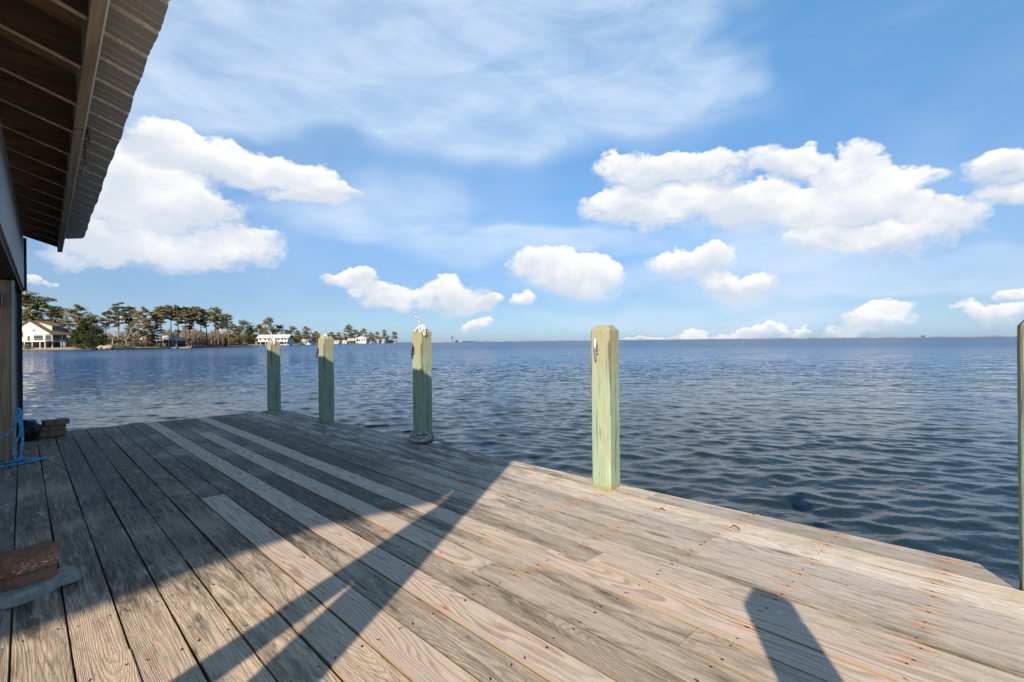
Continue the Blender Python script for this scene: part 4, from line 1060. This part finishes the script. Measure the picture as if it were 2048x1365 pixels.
h3 = house(543, 432, 0, 'long white house with a pale grey roof between the two farthest pilings')
part('wall', wht, h3, (-11.5, 14., 0, 10, 2.6, 6.0)); gable('roof', plain('pale_shingles', (.44, .43, .42), .9, .1, .5), h3, -12, 14.4, 0, 10, 6.0, 8.6, axis='x', ov=.9)
part('lower_wall', wht, h3, (-3.5, 14., 1.6, 10, -.6, 2.55)); part('deck', trw, h3, (-12.5, 14.5, -2.6, -.05, 2.45, 2.65))
for x in (-12, -8, -4, 0, 4, 8, 12, 14.2): part('stilt', trw, h3, (x - .2, x + .2, -2.5, -2.1, -.6, 2.44))
for x0 in (-10.5, -6.2, 3., 5.2, 8.4, 11.): win(h3, x0, x0 + 1.7, 3.6, 5.2, 0.)
win(h3, -3., 1.4, 3.0, 5.3, 0.)
part('under_deck_store', shd, h3, (-11, -3.6, 1.8, 9, -.6, 2.4))

def small(px, dp, th, w_, d_, ze, zp, wm_, rm_, label, axis='x', open_=False, name='house', cat='house'):
    h = house(px, dp, th, label, name, cat)
    if open_:
        for x in (-w_/2 + .3, w_/2 - .3):
            for y in (.3, d_ - .3): part('post', trw, h, (x - .18, x + .18, y - .18, y + .18, -.6, ze))
        part('floor', shd, h, (-w_/2, w_/2, 0, d_, -.5, -.1))
    else:
        part('wall', wm_, h, (-w_/2, w_/2, 0, d_, -.6, ze))
        for i in range(max(1, int(w_ // 4))): win(h, -w_/2 + 1.2 + i*4, -w_/2 + 2.8 + i*4, ze*.35, ze*.78, 0.)
    gable('roof', rm_, h, -w_/2, w_/2, 0, d_, ze, zp, axis=axis)
    if axis == 'y' and not open_:
        bm = bmesh.new(); prism(bm, [(-w_/2, .0, ze), (w_/2, .0, ze), (0, .0, zp)], (0, .25, 0)); obj('gable_end', bm, wm_, h)
    return h
small(611, 530, 5, 11, 8, 3.2, 5.2, wht, grf, 'low white cottage right of the long white house')
small(642, 640, -4, 12, 8, 3.4, 7.5, wht, wht, 'white gabled cottage whose roof shows left of the second piling', 'y')
small(671, 690, 6, 10, 8, 2.8, 4.4, wht, grf, 'low white shed just right of the second piling')
small(687, 740, 0, 9, 8, 2.8, 5.0, wht, wht, 'small white cottage left of the open pavilion', 'y')
small(703, 770, 4, 14, 9, 4.2, 7.6, wht, grf, 'open grey roofed pavilion left of the white two storey house', open_=True, name='pavilion', cat='pavilion')
h5 = small(722, 800, 2, 17, 13, 8.0, 11.2, wht, wht, 'white two storey house with a low gable at the water', 'y')
for x0 in (-6.5, -2.4, 1.8, 5.2): win(h5, x0, x0 + 1.6, 5.6, 7.2, 0.)
small(748, 900, 0, 16, 9, 3.4, 6.0, wht, grf, 'low white house right of the white two storey house')
small(763, 960, 0, 11, 8, 5.0, 7.4, gwall, grf, 'small grey house on the point, left of the distant spreading pine')
small(783, 1020, 0, 17, 8, 4., 6.2, gwall, grf, 'bluish grey house nearest the tip of the point')
small(408, 340, 0, 9, 7, 3.4, 6.4, wht, wht, 'white cottage seen between the trunks of the tall pine row', 'y')
# piers, pole, boats
pierm = plain('pier_wood', (.22, .18, .14), .9, .3, 1.)
def pier(x0, d0, x1, d1, cnt, label, hgt=1.5):
    a_, b_ = far(x0, d0, 0), far(x1, d1, 0); o = empty('pier', a_ + Vector((0, 0, WATER)), label, 'pier', 'piers along the far shore'); dv_ = b_ - a_
    pr = dv_.normalized(); sd = Vector((-pr.y, pr.x, 0)) * 1.0
    bm = bmesh.new(); prism(bm, [Vector((0,0,hgt - .2)) - sd, Vector((0,0,hgt - .2)) + sd, Vector((0,0,hgt)) + sd, Vector((0,0,hgt)) - sd], dv_); obj('walkway', bm, pierm, o)
    for i in range(cnt):
        p = dv_ * (i / (cnt - 1)); bm = bmesh.new()
        tube(bm, [p + Vector((0,0,-1)) - sd*1.2, p + Vector((0,0,hgt + .7)) - sd*1.2], .17, 6); obj('pile', bm, pierm, o)
pier(655, 660, 722, 760, 20, 'long low pier on many piles right of the second piling')
pier(372, 250, 402, 262, 6, 'small landing by the water below the tall pine row', 1.2)
pier(415, 305, 452, 345, 7, 'low pier at the right end of the tall pine row', 1.0)
bm = bmesh.new(); tube(bm, [(0, 0, 0), (0, 0, 12.5)], [.2, .13], 7)
up_ = empty('utility_pole', far(685, 735, GZ - .3), 'thin utility pole standing left of the open pavilion', 'pole'); obj('pole', bm, bark, up_); part('crossarm', bark, up_, (-1.1, 1.1, -.08, .08, 11.2, 11.4))
def boat(px, dp, L_, label, rz):
    o = empty('skiff', far(px, dp, WATER + .05), label, 'boat', 'small white boats at the far bank', rz=-AL + rz)
    bm = bmesh.new(); N_ = 9; rws = []
    for i in range(N_):
        t_ = i/(N_-1); x = (t_ - .5)*L_; wd = .85*math.sin(math.pi*min(1, .22 + (1-t_)*.95)) ** .7 if t_ < .999 else .03; sh = .55 + .35*t_*t_
        rws.append([bm.verts.new((x, -wd, sh)), bm.verts.new((x, -wd*.7, .05)), bm.verts.new((x, 0, -.08 + .3*t_**4)), bm.verts.new((x, wd*.7, .05)), bm.verts.new((x, wd, sh))])
    for A_, B_ in zip(rws, rws[1:]):
        for k in range(4): bm.faces.new((A_[k], B_[k], B_[k+1], A_[k+1]))
    bm.faces.new(rws[0]); bmesh.ops.solidify(bm, geom=list(bm.faces), thickness=.05); obj('hull', bm, trw, o); part('thwart', trw, o, (-.2, .2, -.7, .7, .38, .44)); part('outboard', gls, o, (-L_/2 - .3, -L_/2 - .02, -.15, .15, .2, 1.0))
boat(368, 248, 6.5, 'long white skiff lying at the bank right of the grey roofed house', .1)
boat(347, 243, 3.2, 'short white skiff at the bank, left of the long one', .3)
# low picnic rail and boulders on the bank
bm = bmesh.new()
for i in range(14): box(bm, i*.95, i*.95 + .12, 0, .1, -.2, .8)
box(bm, 0, 12.5, -.02, .1, .7, .8); box(bm, 0, 12.5, -.02, .1, .35, .43)
tag(obj('rail_fence', bm, pierm, loc=far(146, 213, GZ - .4), rot=(0, 0, -AL)), 'low brown rail fence on the bank between the cream house and the cedars', 'fence')
for (px, s_, lb) in ((203, 1.5, 'left tan boulder on the sandy bank'), (211, 1.3, 'middle tan boulder on the sandy bank'), (218, 1.8, 'right and biggest tan boulder on the sandy bank')):
    bm = bmesh.new(); bmesh.ops.create_icosphere(bm, subdivisions=3, radius=1)
    for v_ in bm.verts: v_.co = v_.co * (1 + .3*mnoise.noise(v_.co*1.3 + Vector((px, 0, 0)))); v_.co.z *= .6
    o = obj('boulder', bm, sandm, loc=far(px, 211, GZ - .3)); o.scale = (s_, s_, s_); tag(o, lb, 'boulder', 'tan boulders on the bank')
